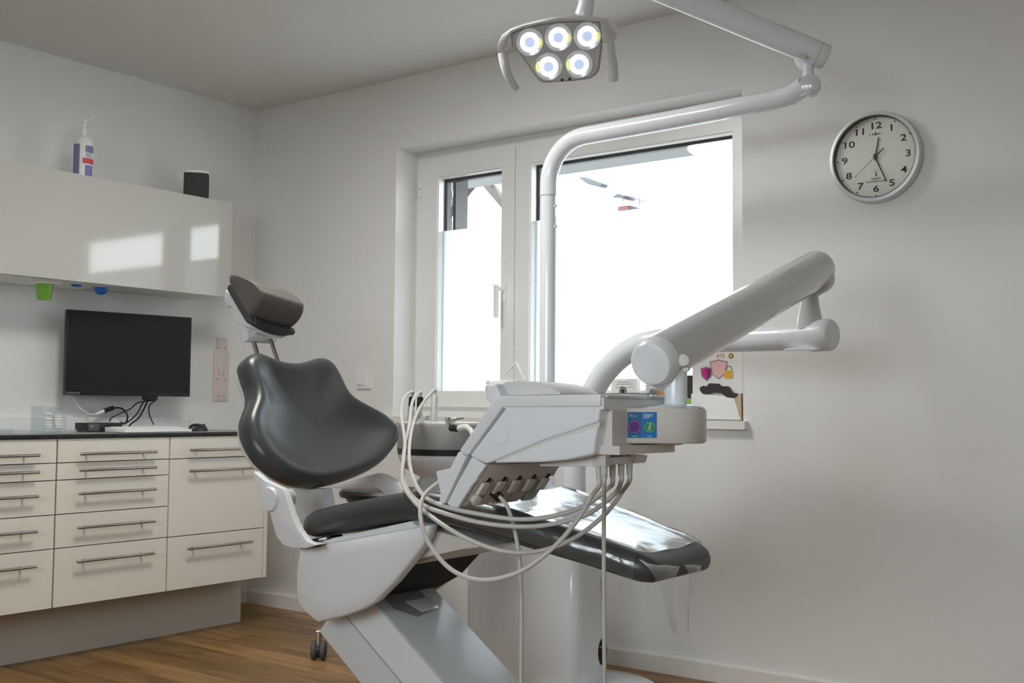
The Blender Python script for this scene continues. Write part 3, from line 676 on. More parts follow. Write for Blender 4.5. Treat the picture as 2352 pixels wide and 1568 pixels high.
for h in range(1, 13):
    text(str(h), cr_ * 0.205, cp(h * 30, cr_ * 0.70, 0.018), X_, Z_, 'ink', ck, 'numeral', stretch=1.4, bold=0.00025)
    p = cp(h * 30, cr_ * 0.855, 0.0182); part('hour_mark', cyl(new(), p, p + V((0, -0.0008, 0)), cr_ * 0.018, seg=10), 'ink', ck)
b = new()
for k in range(60):
    if k % 5: p = cp(k * 6, cr_ * 0.85, 0.0182); d = V((sin(radians(k * 6)), 0, cos(radians(k * 6)))); tube(b, [p, p + d * cr_ * 0.03], 0.0004, 4)
part('minute_marks', b, 'greyink', ck)['kind'] = 'stuff'
def hand(name, ang, l0, l1, w, dep, m='ink'):
    a = radians(ang); d = V((sin(a), 0, cos(a))); s = V((cos(a), 0, -sin(a))) * w
    o_ = cc + V((0, -dep, 0)); part(name, prism(new(), [o_ + d * l0 - s, o_ + d * l1 - s * 0.7, o_ + d * l1 + s * 0.7, o_ + d * l0 + s], (0, -0.001, 0)), m, ck)
hand('hour_hand', 10.5, -0.012, cr_ * 0.44, 0.0028, 0.023); hand('minute_hand', 157, -0.012, cr_ * 0.62, 0.0026, 0.026)
hand('second_hand', 229, 0, cr_ * 0.63, 0.0006, 0.029); hand('second_hand_counterweight', 49, 0, cr_ * 0.26, 0.0021, 0.029)
part('hub', lathe(new(), [(0.006, 0.018), (0.006, 0.031), (0, 0.032)], cc, AX, 16), 'ink', ck)
def star(p, r): return [p + V((sin(pi * k / 5) * (r if k % 2 == 0 else r * 0.42), 0, cos(pi * k / 5) * (r if k % 2 == 0 else r * 0.42))) for k in range(10)]
for k, r in ((-2, 0.003), (-1, 0.0045), (0, 0.0075), (1, 0.0045), (2, 0.003)):
    part('star', prism(new(), star(cc + V((k * 0.0105, -0.0182, cr_ * 0.52)), r), (0, -0.0006, 0)), 'ink', ck)
text('RADIO', 0.0085, cc + V((0.0, -0.018, -cr_ * 0.47)), X_, Z_, 'ink', ck, 'lettering', stretch=1.3)
text('CONTROLLED', 0.0085, cc + V((0.0, -0.018, -cr_ * 0.53)), X_, Z_, 'ink', ck, 'lettering', stretch=1.3)
part('antenna_mark', prism(new(), [cc + V((-0.0025, -0.0182, -cr_ * 0.42)), cc + V((0.0025, -0.0182, -cr_ * 0.42)), cc + V((0.001, -0.0182, -cr_ * 0.32)), cc + V((-0.001, -0.0182, -cr_ * 0.32))], (0, -0.0006, 0)), 'ink', ck)
for r in (0.006, 0.010):
    pp = [cc + V((r * sin(radians(t)), -0.0184, -cr_ * 0.33 + r * cos(radians(t)))) for t in range(-70, 71, 14)]
    part('wave_mark', tube(new(), pp, 0.0005, 4), 'greyink', ck)
part('glass', lathe(new(), [(cr_ * 0.898, 0.038), (cr_ * 0.898, 0.0395), (0, 0.0395), ], cc, AX, 64), 'glass', ck)

# ================================================================== DENTAL CHAIR
YC = -1.45                                   # lengthwise centre line of the chair
ch = thing('dental_chair', 'reclined charcoal dental chair with white shell in the middle of the room', 'dental chair', (2.95, YC, 0.0))
# --- backrest: outline lies in the reclined plane of the back
BO = V((2.10, YC, 0.76)); TH = radians(30)
BE = V((-sin(TH), 0, cos(TH))); BL = V((0, 1, 0)); BN = V((cos(TH), 0, sin(TH)))
OUTL = [(563.8, 824.7), (543.4, 843.4), (548.5, 871.4), (558.7, 902), (560, 930), (551, 953), (541.6, 978.6), (542, 1004), (551, 1034.7), (566.3, 1062.8), (581.6, 1080.6), (609.7, 1101), (642.9, 1116.3), (678.6, 1124), (716.8, 1124.5), (755.1, 1117.6), (806.1, 1101), (852, 1078), (880.1, 1044.9), (888.3, 1016.8), (880, 996.4), (857.1, 973.5), (826.5, 953), (793.4, 930), (775.5, 907.1), (760.2, 874), (744.9, 848.5), (729.6, 837), (711.7, 834.4), (693.9, 839.5), (676, 843.9), (653, 845.4), (627.6, 842), (602, 835), (584.2, 828)]
def uv_of(px, py):
    p = atp(px, py, BO, BN) - BO; return V((p.dot(BL), p.dot(BE), 0))
out_uv = closed_spline([uv_of(*q) for q in OUTL], 3)
def pillow(outline, prof, ctr, org, ex, ey, en, bend=lambda u, v: 0.0):
    """rings shrinking from an outline towards a spine point; prof = [(scale, height)]"""
    rings = []
    for s, h in prof:
        rings.append([org + ex * (ctr.x + (p.x - ctr.x) * s) + ey * (ctr.y + (p.y - ctr.y) * s) + en * (h + bend(ctr.x + (p.x - ctr.x) * s, ctr.y + (p.y - ctr.y) * s)) for p in outline])
    return loft(new(), rings)
bend = lambda u, v: 0.30 * u * u + 0.10 * max(0.0, 0.16 - v) ** 1.0
ctr = V((0.02, 0.20, 0))
front = [(0.02, 0.012), (0.3, 0.014), (0.55, 0.022), (0.70, 0.034), (0.80, 0.046), (0.87, 0.052), (0.92, 0.051), (0.96, 0.044), (0.985, 0.033), (0.998, 0.018), (1.0, 0.004), (0.995, -0.008), (0.98, -0.016), (0.9, -0.020), (0.5, -0.022), (0.02, -0.022)]
br_ = part('backrest', pillow(out_uv, front, ctr, BO, BL, BE, BN, bend), 'vinyl', ch, sharp=80)
shell = [(0.90, -0.019), (0.945, -0.020), (0.95, -0.024), (0.945, -0.032), (0.91, -0.043), (0.8, -0.055), (0.4, -0.066), (0.02, -0.068)]
part('backrest_shell', pillow(out_uv, shell, ctr, BO, BL, BE, BN, bend), 'lacw', br_, sharp=60)
# --- headrest
def rod(px0, py0, px1, py1, y):
    a = aty(px0, py0, y); c = aty(px1, py1, y); c = c - (a - c).normalized() * 0.10
    return part('headrest_rod', cyl(new(), a, c, 0.0075, seg=14), 'steel', ch)
rod(580, 776, 599, 838, -1.49); rod(622, 780, 643, 842, -1.43)
# neck knuckle cylinder across the chair
nk0, nk1 = aty(567, 772, -1.515), aty(625, 776, -1.405)
nd_ = (nk1 - nk0).normalized()
hk = part('headrest_knuckle', cyl(new(), nk0 - nd_ * 0.012, nk1 + nd_ * 0.004, 0.019, seg=24, bv=0.003), 'lacw', ch)
b = new()
prism(b, [aty(560, 742, -1.50), aty(583, 744, -1.50), aty(592, 765, -1.50), aty(560, 765, -1.50)], (0, 0.10, 0), 0.004)
part('knuckle_bracket', b, 'lacw', hk)
# head plate (dark shell, white underside), lies in an inclined plane across the chair
HN = -1.545; HV = V((0.015, 0.150, -0.026))
plate_side = [(520, 657), (523, 651), (529, 650), (534, 656), (577, 727), (584, 737), (578, 746), (569, 742), (562, 733), (520, 664)]
def bowed(side, y0, vec, sag, prof=(0.92, 1.0, 1.0, 1.0, 1.0, 1.0, 0.92)):
    r0 = [aty(x, y, y0) for x, y in side]; c_ = sum(r0, V()) / len(r0); n = len(prof) - 1; out = []
    for k, sc in enumerate(prof):
        t = k / n; out.append([c_ + (p - c_) * sc + vec * t + V((0.3, 0, -1)) * (sag * 4 * t * (1 - t)) for p in r0])
    return loft(new(), out)
hp = part('head_plate', bowed(plate_side, HN, HV, 0.012), 'vinyl', ch, sharp=50)
under_side = [(519, 665), (526, 672), (563, 735), (570, 744), (579, 748), (574, 754), (556, 747), (545, 735), (522, 690)]
part('plate_underside', bowed(under_side, HN + 0.008, HV * 0.9, 0.011), 'lacw', hp, sharp=50)
part('release_lever', prism(new(), [aty(514, 690, HN + 0.03), aty(518, 664, HN + 0.03), aty(536, 688, HN + 0.03), aty(530, 702, HN + 0.03), aty(520, 706, HN + 0.03)], (0, 0.05, 0), 0.004), 'lacg', hp)
part('tilt_cover', prism(new(), [aty(540, 712, HN + 0.02), aty(547, 708, HN + 0.02), aty(566, 740, HN + 0.02), aty(545, 738, HN + 0.02), aty(537, 728, HN + 0.02)], (0, 0.10, 0), 0.005), 'white', hp)
# lower pad on the plate front
part('plate_pad', bowed([(574, 727), (580, 723), (588, 727), (592, 738), (586, 748), (578, 744)], HN + 0.004, HV * 0.97, 0.004, (0.8, 1.0, 1.0, 1.0, 1.0, 1.0, 0.7)), 'vinyl', hp, sharp=60)
# cushion: bowed block, ends flat with a seam
cs = [(525, 640), (527, 633), (535, 630), (560, 637), (584, 650), (597, 664), (601, 672), (598, 690), (588, 708), (572, 723), (565, 715), (546, 682), (528, 652)]
ring0 = [aty(x, y, -1.560) for x, y in cs]
hv = V((0.022, 0.155, -0.030)); cen = sum(ring0, V()) / len(ring0)
ringdef = [(0.0, 0.93), (0.015, 0.985), (0.05, 1.0), (0.3, 1.035), (0.5, 1.045), (0.7, 1.035), (0.95, 1.0), (0.985, 0.985), (1.0, 0.93)]
rings = []
base_ring = closed_spline(ring0, 3)
for t, s in ringdef:
    rings.append([cen + (p - cen) * s + hv * t for p in base_ring])
hc = part('headrest_cushion', loft(new(), rings), 'pad', ch, sharp=40)
for t in (0.045, 0.955):
    part('seam', tube(new(), [cen + (p - cen) * 1.002 + hv * t for p in base_ring] + [cen + (base_ring[0] - cen) * 1.002 + hv * t], 0.0014, 6), 'pad', hc)
# --- seat and leg rest: one continuous cushion
ST = [(2.225, .668, .682, .17), (2.232, .656, .694, .205), (2.25, .646, .706, .232), (2.29, .645, .722, .248), (2.377, .664, .742, .252), (2.512, .694, .768, .254), (2.628, .714, .789, .254), (2.72, .716, .794, .252), (2.80, .706, .785, .245), (2.90, .688, .766, .230), (2.987, .668, .748, .214), (3.128, .640, .715, .190), (3.22, .619, .692, .174), (3.262, .610, .678, .164), (3.285, .610, .668, .152), (3.297, .618, .656, .138), (3.30, .628, .648, .125)]
def seat_ring(x, zb, zt, w, grow=0.0, nseg=None):
    h = (zt - zb) / 2 + grow; zc = (zb + zt) / 2; w = w + grow; r = min(h * 0.98, 0.034); r = min(r, w * 0.9)
    ring = []
    pl_ = rrect(w, h, r, 6); pl_ = pl_[:7] + [((w - r) * (1 - 2 * k / 8), h) for k in range(1, 8)] + pl_[7:]
    for i, (a_, c_) in enumerate(pl_):
        dip = -0.010 * (1 - (a_ / w) ** 2) if c_ > 0 else 0.0
        ring.append(V((x, YC + a_, zc + c_ + dip)))
    return ring
def dens(st, k=3):
    out = []
    P = [V((a, b_, c_)) for a, b_, c_, d in st]; 
    for i in range(len(st) - 1):
        for j in range(k):
            t = j / k; out.append(tuple(st[i][m] * (1 - t) + st[i + 1][m] * t for m in range(4)))
    return out + [st[-1]]
part('seat_cushion', loft(new(), [seat_ring(*s) for s in ST]), 'vinyl', ch, sharp=70)
# seat carrier strip under the near edge
strip = [(700, 1250), (760, 1236), (945, 1196), (955, 1206), (985, 1206), (960, 1216), (740, 1253)]
part('seat_rail', prism(new(), [aty(x, y, -1.69) for x, y in strip], (0, 0.44, 0), 0.003), 'lacw', ch)
part('rail_latch', prism(new(), [aty(x, y, -1.695) for x, y in ((698, 1242), (752, 1229), (757, 1232), (757, 1238), (700, 1247))], (0, 0.05, 0), 0.002), 'black', ch)
part('latch_tab', prism(new(), [aty(x, y, -1.698) for x, y in ((732, 1237), (749, 1233), (749, 1238), (732, 1241))], (0, 0.004, 0)), 'white', ch)
# side covers
near = [(690, 1261), (737, 1251), (737, 1249), (968, 1207), (994, 1203), (986, 1226), (972, 1253), (941, 1294), (905, 1338), (859, 1384), (828, 1401), (793, 1414), (729, 1429.5), (712, 1416), (693.6, 1401), (684, 1386), (681, 1373), (680, 1322), (685, 1284)]
CYN = -1.70
nr = [aty(x, y, CYN) for x, y in near]; cen_n = sum(nr, V()) / len(nr)
rings = []
for dy, s in ((0.036, 0.94), (0.020, 0.985), (0.008, 0.998), (0.0, 0.985), (-0.004, 0.95), (-0.006, 0.6)):
    rings.append([V((cen_n.x + (p.x - cen_n.x) * s, CYN + 0.02 + dy - 0.02, cen_n.z + (p.z - cen_n.z) * s)) for p in nr])
rings2 = [[V((p.x, CYN + 0.04, p.z)) for p in rings[0]]] + rings
cv = part('side_cover', loft(new(), rings2), 'lacw', ch, sharp=50)
part('cover_slot', prism(new(), [aty(x, y, CYN - 0.0065) for x, y in ((690, 1257), (737, 1248.5), (737, 1252), (690, 1260.5))], (0, 0.01, 0)), 'hole', cv)
far = [(900, 1300), (950, 1250), (1050, 1215), (1106, 1235), (1096, 1270), (1062, 1305), (1030, 1332), (994, 1358), (960, 1370), (900, 1370)]
part('side_cover', prism(new(), [aty(x, y, -1.29) for x, y in far], (0, 0.02, 0), 0.003), 'lacg', ch, label='grey inner face of the far side cover')
# dark mechanism between the covers
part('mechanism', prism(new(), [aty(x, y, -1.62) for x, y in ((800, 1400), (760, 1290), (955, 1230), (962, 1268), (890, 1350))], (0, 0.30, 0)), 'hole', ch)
part('mechanism_tray', prism(new(), [aty(x, y, -1.60) for x, y in ((935, 1300), (962, 1262), (1060, 1245), (1030, 1272))], (0, 0.29, 0), 0.004), 'beige', ch)
part('seat_under_cover', prism(new(), [aty(x, y, -1.655) for x, y in ((985, 1214), (1100, 1245), (1120, 1255), (1060, 1262), (955, 1285))], (0, 0.34, 0), 0.006), 'beige', ch)
# hinge arm, near side
HY0 = -1.765
arm = [(581, 1081), (606, 1102), (648, 1122), (656, 1140), (668, 1180), (684, 1215), (705, 1242), (725, 1251), (700, 1259), (668, 1258), (648, 1250), (634, 1232), (625, 1200), (616, 1165), (599, 1140), (590, 1112)]
ar = part('hinge_arm', prism(new(), [aty(x, y, HY0) for x, y in arm], (0, 0.022, 0), 0.005), 'lacw', ch)
hc0 = aty(622, 1146, HY0)
part('hinge_disc', lathe(new(), [(0.031, -0.004), (0.0335, 0.0), (0.0335, 0.006), (0.031, 0.011), (0.02, 0.012), (0.0, 0.0125)], hc0, (0, -1, 0), 40), 'lacw', ar)
part('hinge_barrel', cyl(new(), hc0 + V((0.004, 0.015, 0.0)), hc0 + V((0.004, 0.065, 0.0)), 0.027, seg=32, bv=0.003), 'lacg', ar)
b = new(); b = prism(b, [aty(x, y, HY0 + 0.02) for x, y in ((690, 1258), (668, 1258), (700, 1247), (725, 1251))], (0, 0.08, 0), 0.003); part('arm_foot', b, 'lacw', ar)
# far arm and centre bracket
fa = [(742, 1117), (800, 1103), (866, 1086), (880, 1090), (912, 1108), (924, 1124), (924, 1142), (890, 1140), (868, 1122), (800, 1124)]
part('hinge_arm', prism(new(), [aty(x, y, -1.17) for x, y in fa], (0, 0.03, 0), 0.006), 'lacw', ch)
cb = [(672, 1122), (735, 1122), (742, 1160), (746, 1200), (690, 1200), (680, 1165)]
part('back_bracket', prism(new(), [aty(x, y, -1.52) for x, y in cb], (0, 0.05, 0), 0.004), 'lacg', ch)
# lift arm: sloping box down to the floor plate
LY0, LY1 = -1.60, -1.345
def lz(x): return 0.475 - 0.706 * (x - 2.448)
x0, x1 = 2.36, 3.02
sec = [(x0 - 0.13, lz(x0) - 0.165), (x0, lz(x0)), (x1, lz(x1)), (x1 + 0.02, 0.03), (x1 - 0.31, 0.03)]
la = part('lift_arm', prism(new(), [(x, LY0, z) for x, z in sec], (0, LY1 - LY0, 0), 0.008, 3), 'lift', ch)
# seam along the near side, and recess at the top
def la_pt(x, off): return V((x, LY0 - 0.0006, lz(x) - off))
part('side_seam', tube(new(), [la_pt(2.27, 0.125), la_pt(2.95, 0.125)], 0.0012, 6), 'greyink', la)
part('side_panel', prism(new(), [la_pt(2.31, 0.002), la_pt(2.98, 0.002), la_pt(2.90, 0.118), la_pt(2.29, 0.118)], (0, -0.0015, 0)), 'lacw', la)
n_top = V((0.706, 0, 1)).normalized()
def lt(x, y): return V((x, y, lz(x))) + n_top * 0.0012
part('top_recess', prism(new(), [lt(2.37, -1.555), lt(2.475, -1.555), lt(2.51, -1.50), lt(2.50, -1.41), lt(2.37, -1.41)], n_top * 0.001), 'grey', la)
part('recess_lip', prism(new(), [lt(2.462, -1.50), lt(2.50, -1.47), lt(2.50, -1.40), lt(2.462, -1.40)], n_top * 0.004, 0.001), 'lacg', la)
fp = [V((3.0 + x, YC + y, 0.0)) for x, y in rrect(0.40, 0.26, 0.12, 8)]
part('floor_plate', loft(new(), [fp, [p + V((0, 0, 0.022)) for p in fp], [V((3.0, YC, 0)) + (p - V((3.0, YC, 0))) * 0.96 + V((0, 0, 0.03)) for p in fp]]), 'lacw', ch)

# --- clear foil over the leg rest
b = new(); rings = []
SF = [s for s in dens(ST, 2) if 2.80 <= s[0] <= 3.27]
for s in SF:
    ring = seat_ring(*s, grow=0.003)
    n = len(ring)
    # keep the upper half and the sides, open below
    up = sorted([p for p in ring if p.z > (s[1] + s[2]) / 2 - 0.024], key=lambda p: p.y)
    rings.append(up)
m_ = min(len(r) for r in rings)
rings = [r if len(r) == m_ else r[:m_] for r in rings]
def resamp(r, n=21):
    L_ = [0]
    for p, q_ in zip(r[:-1], r[1:]): L_.append(L_[-1] + (q_ - p).length)
    out = []
    for k in range(n):
        t = L_[-1] * k / (n - 1); i = max(j for j in range(len(L_)) if L_[j] <= t + 1e-9); i = min(i, len(r) - 2)
        out.append(r[i].lerp(r[i + 1], (t - L_[i]) / max(1e-9, L_[i + 1] - L_[i])))
    return out
fr_rings = []
for k, s in enumerate(SF):
    w, zb_, zt_ = s[3] + 0.004, s[1], s[2] + 0.003
    ring = []
    for j in range(25):
        t = -1 + 2 * j / 24; a_ = t * (w + 0.05)
        if abs(a_) <= w - 0.03: pt = V((s[0], YC + a_, zt_ - 0.010 * (1 - (a_ / w) ** 2)))
        else:
            sg = 1 if a_ > 0 else -1; e = abs(a_) - (w - 0.03)
            if e < 0.047: ph = e / 0.03; pt = V((s[0], YC + sg * (w - 0.03 + 0.03 * sin(min(ph, pi / 2))), zt_ - 0.03 + 0.03 * cos(min(ph, pi / 2))))
            else: pt = V((s[0], YC + sg * w, zt_ - 0.03 - (e - 0.047)))
        ring.append(pt + V((0, 0, 0.0015 * sin(k * 1.7 + j * 0.9))))
    fr_rings.append(ring)
fo = thing('foot_foil', 'clear plastic protective foil wrapped over the leg rest', 'plastic cover', (3.05, YC, 0.60))
b = loft(new(), fr_rings, cap=False, closed=False)
part('sheet', b, 'clear', fo, sharp=80)
def strap(px_pts, x, w0, w1):
    L_, R_ = [], []
    for (pl, pr, py), xx in zip(px_pts, x): L_.append(atx(pl, py, xx)); R_.append(atx(pr, py, xx))
    L_, R_ = smooth_path(L_, 5), smooth_path(R_, 5)
    return loft(new(), [[l, l.lerp(r, 0.5) + V((0.004, 0, 0)), r] for l, r in zip(L_, R_)], cap=False, closed=False)
part('tie_strap', strap([(1467, 1567, 1284), (1490, 1560, 1305), (1509, 1548, 1335), (1522, 1546, 1370), (1533, 1550, 1410), (1540, 1556, 1440), (1547, 1552, 1456)], [3.272, 3.305, 3.312, 3.315, 3.316, 3.314, 3.312], 0, 0), 'clear', fo)
part('tie_strap', strap([(1560, 1612, 1285), (1575, 1610, 1302), (1582, 1604, 1325), (1580, 1592, 1355), (1577, 1582, 1390), (1577, 1580, 1430), (1578, 1580, 1452)], [3.28, 3.306, 3.313, 3.315, 3.316, 3.315, 3.314], 0, 0), 'clear', fo)

# ================================================================== OPERATOR STOOL behind the chair
SC = V((1.42, -0.48, 0))
st = thing('operator_stool', 'castered operator stool with black seat behind the dental chair', 'stool', SC)
part('gas_lift', cyl(new(), SC + V((0, 0, 0.09)), SC + V((0, 0, 0.60)), 0.025), 'chrome', st)
part('base_hub', lathe(new(), [(0.03, 0.09), (0.045, 0.095), (0.045, 0.155), (0.03, 0.16)], SC), 'chrome', st)
a1_ = math.atan2(-0.682 + 0.48, 1.254 - 1.42)
for k in range(5):
    a = a1_ + k * 2 * pi / 5; d = V((cos(a), sin(a), 0)); e = SC + d * 0.26
    lg = part('base_leg', tube(new(), [SC + d * 0.03 + V((0, 0, 0.135)), SC + d * 0.2 + V((0, 0, 0.128)), e + V((0, 0, 0.112)), e + d * 0.01 + V((0, 0, 0.110))], [0.014, 0.013, 0.013, 0.011], 12), 'chrome', st)
    part('caster_stem', cyl(new(), e + V((0, 0, 0.065)), e + V((0, 0, 0.117)), 0.012, seg=14), 'chrome', lg)
    s = V((0.80, 0.60, 0)); f_ = V((-0.6, 0.8, 0)) * 0.010
    for sg in (-1, 1):
        c0_ = e + f_ + s * sg * 0.0075 + V((0, 0, 0.0375))
        part('caster_wheel', cyl(new(), c0_, c0_ + s * sg * 0.021, 0.0375, seg=24, bv=0.008), 'rubber', lg)
    part('caster_hood', cyl(new(), e + f_ - s * 0.007 + V((0, 0, 0.040)), e + f_ + s * 0.007 + V((0, 0, 0.040)), 0.033, seg=20), 'black', lg)
part('seat_plate', lathe(new(), [(0.02, 0.595), (0.12, 0.60), (0.16, 0.625), (0.16, 0.635)], SC, seg=32), 'black', st)
part('seat', lathe(new(), [(0.165, 0.636), (0.185, 0.640), (0.19, 0.655), (0.18, 0.668), (0.14, 0.673), (0.0, 0.674)], SC, seg=40), 'black', st)
for k in range(4):
    a = 0.6 + k * pi / 2; p = SC + V((cos(a) * 0.135, sin(a) * 0.135, 0.607)); part('bolt', cyl(new(), p, p + V((0, 0, -0.006)), 0.007, seg=8), 'chrome', st)

# ================================================================== TREATMENT COLUMN behind the chair
PX_, PYY = 2.365, -0.52                       # thick post
LX_, LYY = 2.245, -0.52                       # lamp pole
tw = thing('treatment_column', 'white floor-standing treatment column with round foot below the window', 'column', (2.2, -0.45, 0))
cx0_, cx1_ = aty(1062, 1400, -0.56).x, aty(1312, 1400, -0.56).x
def col_ring(z, g=0.0):
    cx, cy = (cx0_ + cx1_ + 0.02) / 2, -0.455
    return [V((cx + x, cy + y, z)) for x, y in rrect((cx1_ + 0.02 - cx0_) / 2 + g, 0.105 + g, 0.045, 6)]
part('body', loft(new(), [col_ring(0.0), col_ring(0.60), col_ring(0.615, -0.006), col_ring(0.62, -0.02)]), 'lac', tw, sharp=50)
dc = atz(1362, 1566, 0.03)
part('round_foot', lathe(new(), [(0.225, 0.0), (0.228, 0.012), (0.222, 0.024), (0.20, 0.032), (0.12, 0.038), (0.0, 0.040)], (dc.x, dc.y, 0), seg=64), 'lac', tw)
hx_ = cx1_ + 0.0205
hp_ = atx(1384, 1496, hx_); 
b = new(); loft(b, [[V((hx_ + dx, hp_.y + 0.028 * s * cos(t), hp_.z + 0.047 * s * sin(t))) for t in [2 * pi * k / 28 for k in range(28)]] for dx, s in ((-0.004, 1.0), (0.0012, 1.0), (0.0014, 0.9))])
part('cable_opening', b, 'hole', tw)
part('opening_clip', bx((hx_ + 0.001, hp_.y - 0.024, hp_.z + 0.016), (hx_ + 0.004, hp_.y + 0.024, hp_.z + 0.021)), 'grey', tw)
pj = [atx(1380, 1325, hx_), atx(1386, 1465, hx_)]
part('panel_joint', tube(new(), [p + V((0.0005, 0, 0)) for p in pj], 0.0009, 6), 'greyink', tw)
# cuspidor bowl and splash guard on the column
bp0 = aty(1163, 890, -0.53); bc = V((bp0.x, -0.50, 0))
cu = part('cuspidor_neck', tube(new(), [V((bc.x, bc.y, 0.6205)), V((bc.x, bc.y, 0.90)), V((bp0.x, -0.53, bp0.z - 0.05))], [0.06, 0.045, 0.032], 28), 'lac', tw)
part('cuspidor_bowl', lathe(new(), [(0.03, -0.055), (0.06, -0.04), (0.078, -0.01), (0.078, 0.005), (0.066, 0.018), (0.03, 0.028), (0.0, 0.030)], (bp0.x, -0.53, bp0.z), seg=40), 'lgrey', cu)
part('bowl_knob', cyl(new(), aty(1126, 884, -0.56), aty(1119, 875, -0.58), 0.008, seg=14, bv=0.002), 'lgrey', cu)
b = new()
g = [aty(1157, 862, -0.55), aty(1186, 832, -0.55), aty(1205, 872, -0.55)]
for p, q in zip(g[:-1], g[1:]): tube(b, [p, q], 0.003, 8)
part('guard_frame', b, 'white', cu)
part('guard_pane', prism(new(), g, (0, 0.002, 0)), 'acrylic', cu)

# ================================================================== ASSISTANT HOLDER
AYc = -0.78
al, ar_ = aty(932, 990, AYc).x, aty(1098, 990, AYc).x
ac = V(((al + ar_) / 2, AYc, 0)); aw = (ar_ - al) / 2
ah = thing('assistant_holder', 'grey instrument holder with black band beside the column', 'instrument holder', (ac.x, AYc, 0.62))
zt_a = aty(1000, 977, AYc - 0.1).z; zbd = aty(1010, 1031, AYc - 0.1).z; zb2 = aty(1010, 1047, AYc - 0.1).z; zw = aty(1010, 1078, AYc - 0.1).z
def ell(z, s): return [ac + V((aw * s * cos(t) , 0.135 * s * sin(t), z)) for t in [2 * pi * k / 40 for k in range(40)]]
hb = part('holder_head', loft(new(), [ell(zb2 + 0.002, 0.98), ell(zbd, 1.0), ell(zt_a - 0.006, 1.02), ell(zt_a + 0.002, 1.0), ell(zt_a + 0.006, 0.95)]), 'grey', ah)
part('top_deck', loft(new(), [ell(zt_a + 0.006, 0.96), ell(zt_a + 0.010, 0.95), ell(zt_a + 0.012, 0.90)]), 'lgrey', ah)
part('black_band', loft(new(), [ell(zb2, 0.988), ell(zbd - 0.002, 1.006)]), 'black', ah)
part('white_bowl', loft(new(), [ell(zw - 0.035, 0.45), ell(zw - 0.012, 0.72), ell(zw, 0.86), ell(zb2 - 0.012, 0.97), ell(zb2, 0.98)]), 'lac', ah)
part('lower_bowl', loft(new(), [ell(zw - 0.10, 0.55), ell(zw - 0.085, 0.62), ell(zw - 0.05, 0.55), ell(zw - 0.03, 0.45)]), 'lacg', ah)
part('support_arm', tube(new(), smooth_path([ac + V((0, 0, zw - 0.09)), ac + V((0.02, 0.08, zw - 0.13)), V((1.99, -0.66, 0.575)), V((1.99, -0.585, 0.56))], 6), 0.022, 18), 'lacg', ah)
ZD = zt_a + 0.010
# handpieces parked upside-down in the deck
HP = {}
def handpiece(px, dy, label, body='chrome', cuff='black', zc=0.075):
    base = aty(px, 990, AYc + dy); base.z = ZD
    t = thing('handpiece', label, 'handpiece', base, 'handpieces parked in the assistant holder')
    part('barrel', lathe(new(), [(0.013, 0.001), (0.0135, 0.02), (0.012, 0.048), (0.0115, zc * 0.75)], base, (0.06, 0, 1), 20), body, t)
    top = base + V((0.06, 0, 1)).normalized() * zc * 0.75
    part('coupling', lathe(new(), [(0.0115, 0.0), (0.0115, 0.028), (0.0095, 0.034)], top, (0.06, 0, 1), 18), cuff, t)
    return top + V((0.06, 0, 1)).normalized() * 0.034
HP[1] = handpiece(943, -0.06, 'chrome handpiece with black collar at the left end of the holder')
HP[2] = handpiece(962, -0.03, 'chrome handpiece with black collar behind the leftmost one')
HP[3] = handpiece(995, -0.04, 'pale grey handpiece without collar in the holder', 'lgrey', 'lgrey', 0.085)
# syringe hanging at the rim of the deck
t_ = thing('air_syringe', 'chrome syringe with black collar lying on the grey holder', 'syringe', aty(1045, 985, AYc - 0.1))
p0, p1, p2 = aty(1022, 968, AYc - 0.11), aty(1046, 984, AYc - 0.12), aty(1062, 984, AYc - 0.12)
part('head', prism(new(), [aty(1020, 958, AYc - 0.175), aty(1034, 958, AYc - 0.175), aty(1036, 972, AYc - 0.175), aty(1036, 982, AYc - 0.175), aty(1030, 984, AYc - 0.175), aty(1022, 970, AYc - 0.175)], (0, 0.03, 0), 0.003), 'chrome', t_)
part('tip', tube(new(), [aty(1034, 966, AYc - 0.16), aty(1056, 961, AYc - 0.15), aty(1066, 960, AYc - 0.145)], [0.004, 0.003, 0.002], 10), 'chrome', t_)
part('collar', tube(new(), [aty(1036, 982, AYc - 0.165), aty(1056, 984, AYc - 0.17)], 0.012, 16), 'black', t_)
part('grip', tube(new(), smooth_path([aty(1055, 984, AYc - 0.17), aty(1072, 982, AYc - 0.175), aty(1084, 992, AYc - 0.18), aty(1088, 1010, AYc - 0.19)], 5), [0.012] * 6 + [0.0095] * 10, 16), 'lgrey', t_)
t_ = thing('mirror_handle', 'small chrome suction adapter lying on the holder deck', 'adapter', aty(975, 966, AYc + 0.0))
part('tube', cyl(new(), aty(968, 962, AYc), aty(980, 960, AYc), 0.006, seg=14), 'acrylic', t_); part('ring', cyl(new(), aty(980, 960, AYc), aty(987, 959, AYc), 0.008, seg=14, bv=0.001), 'chrome', t_)

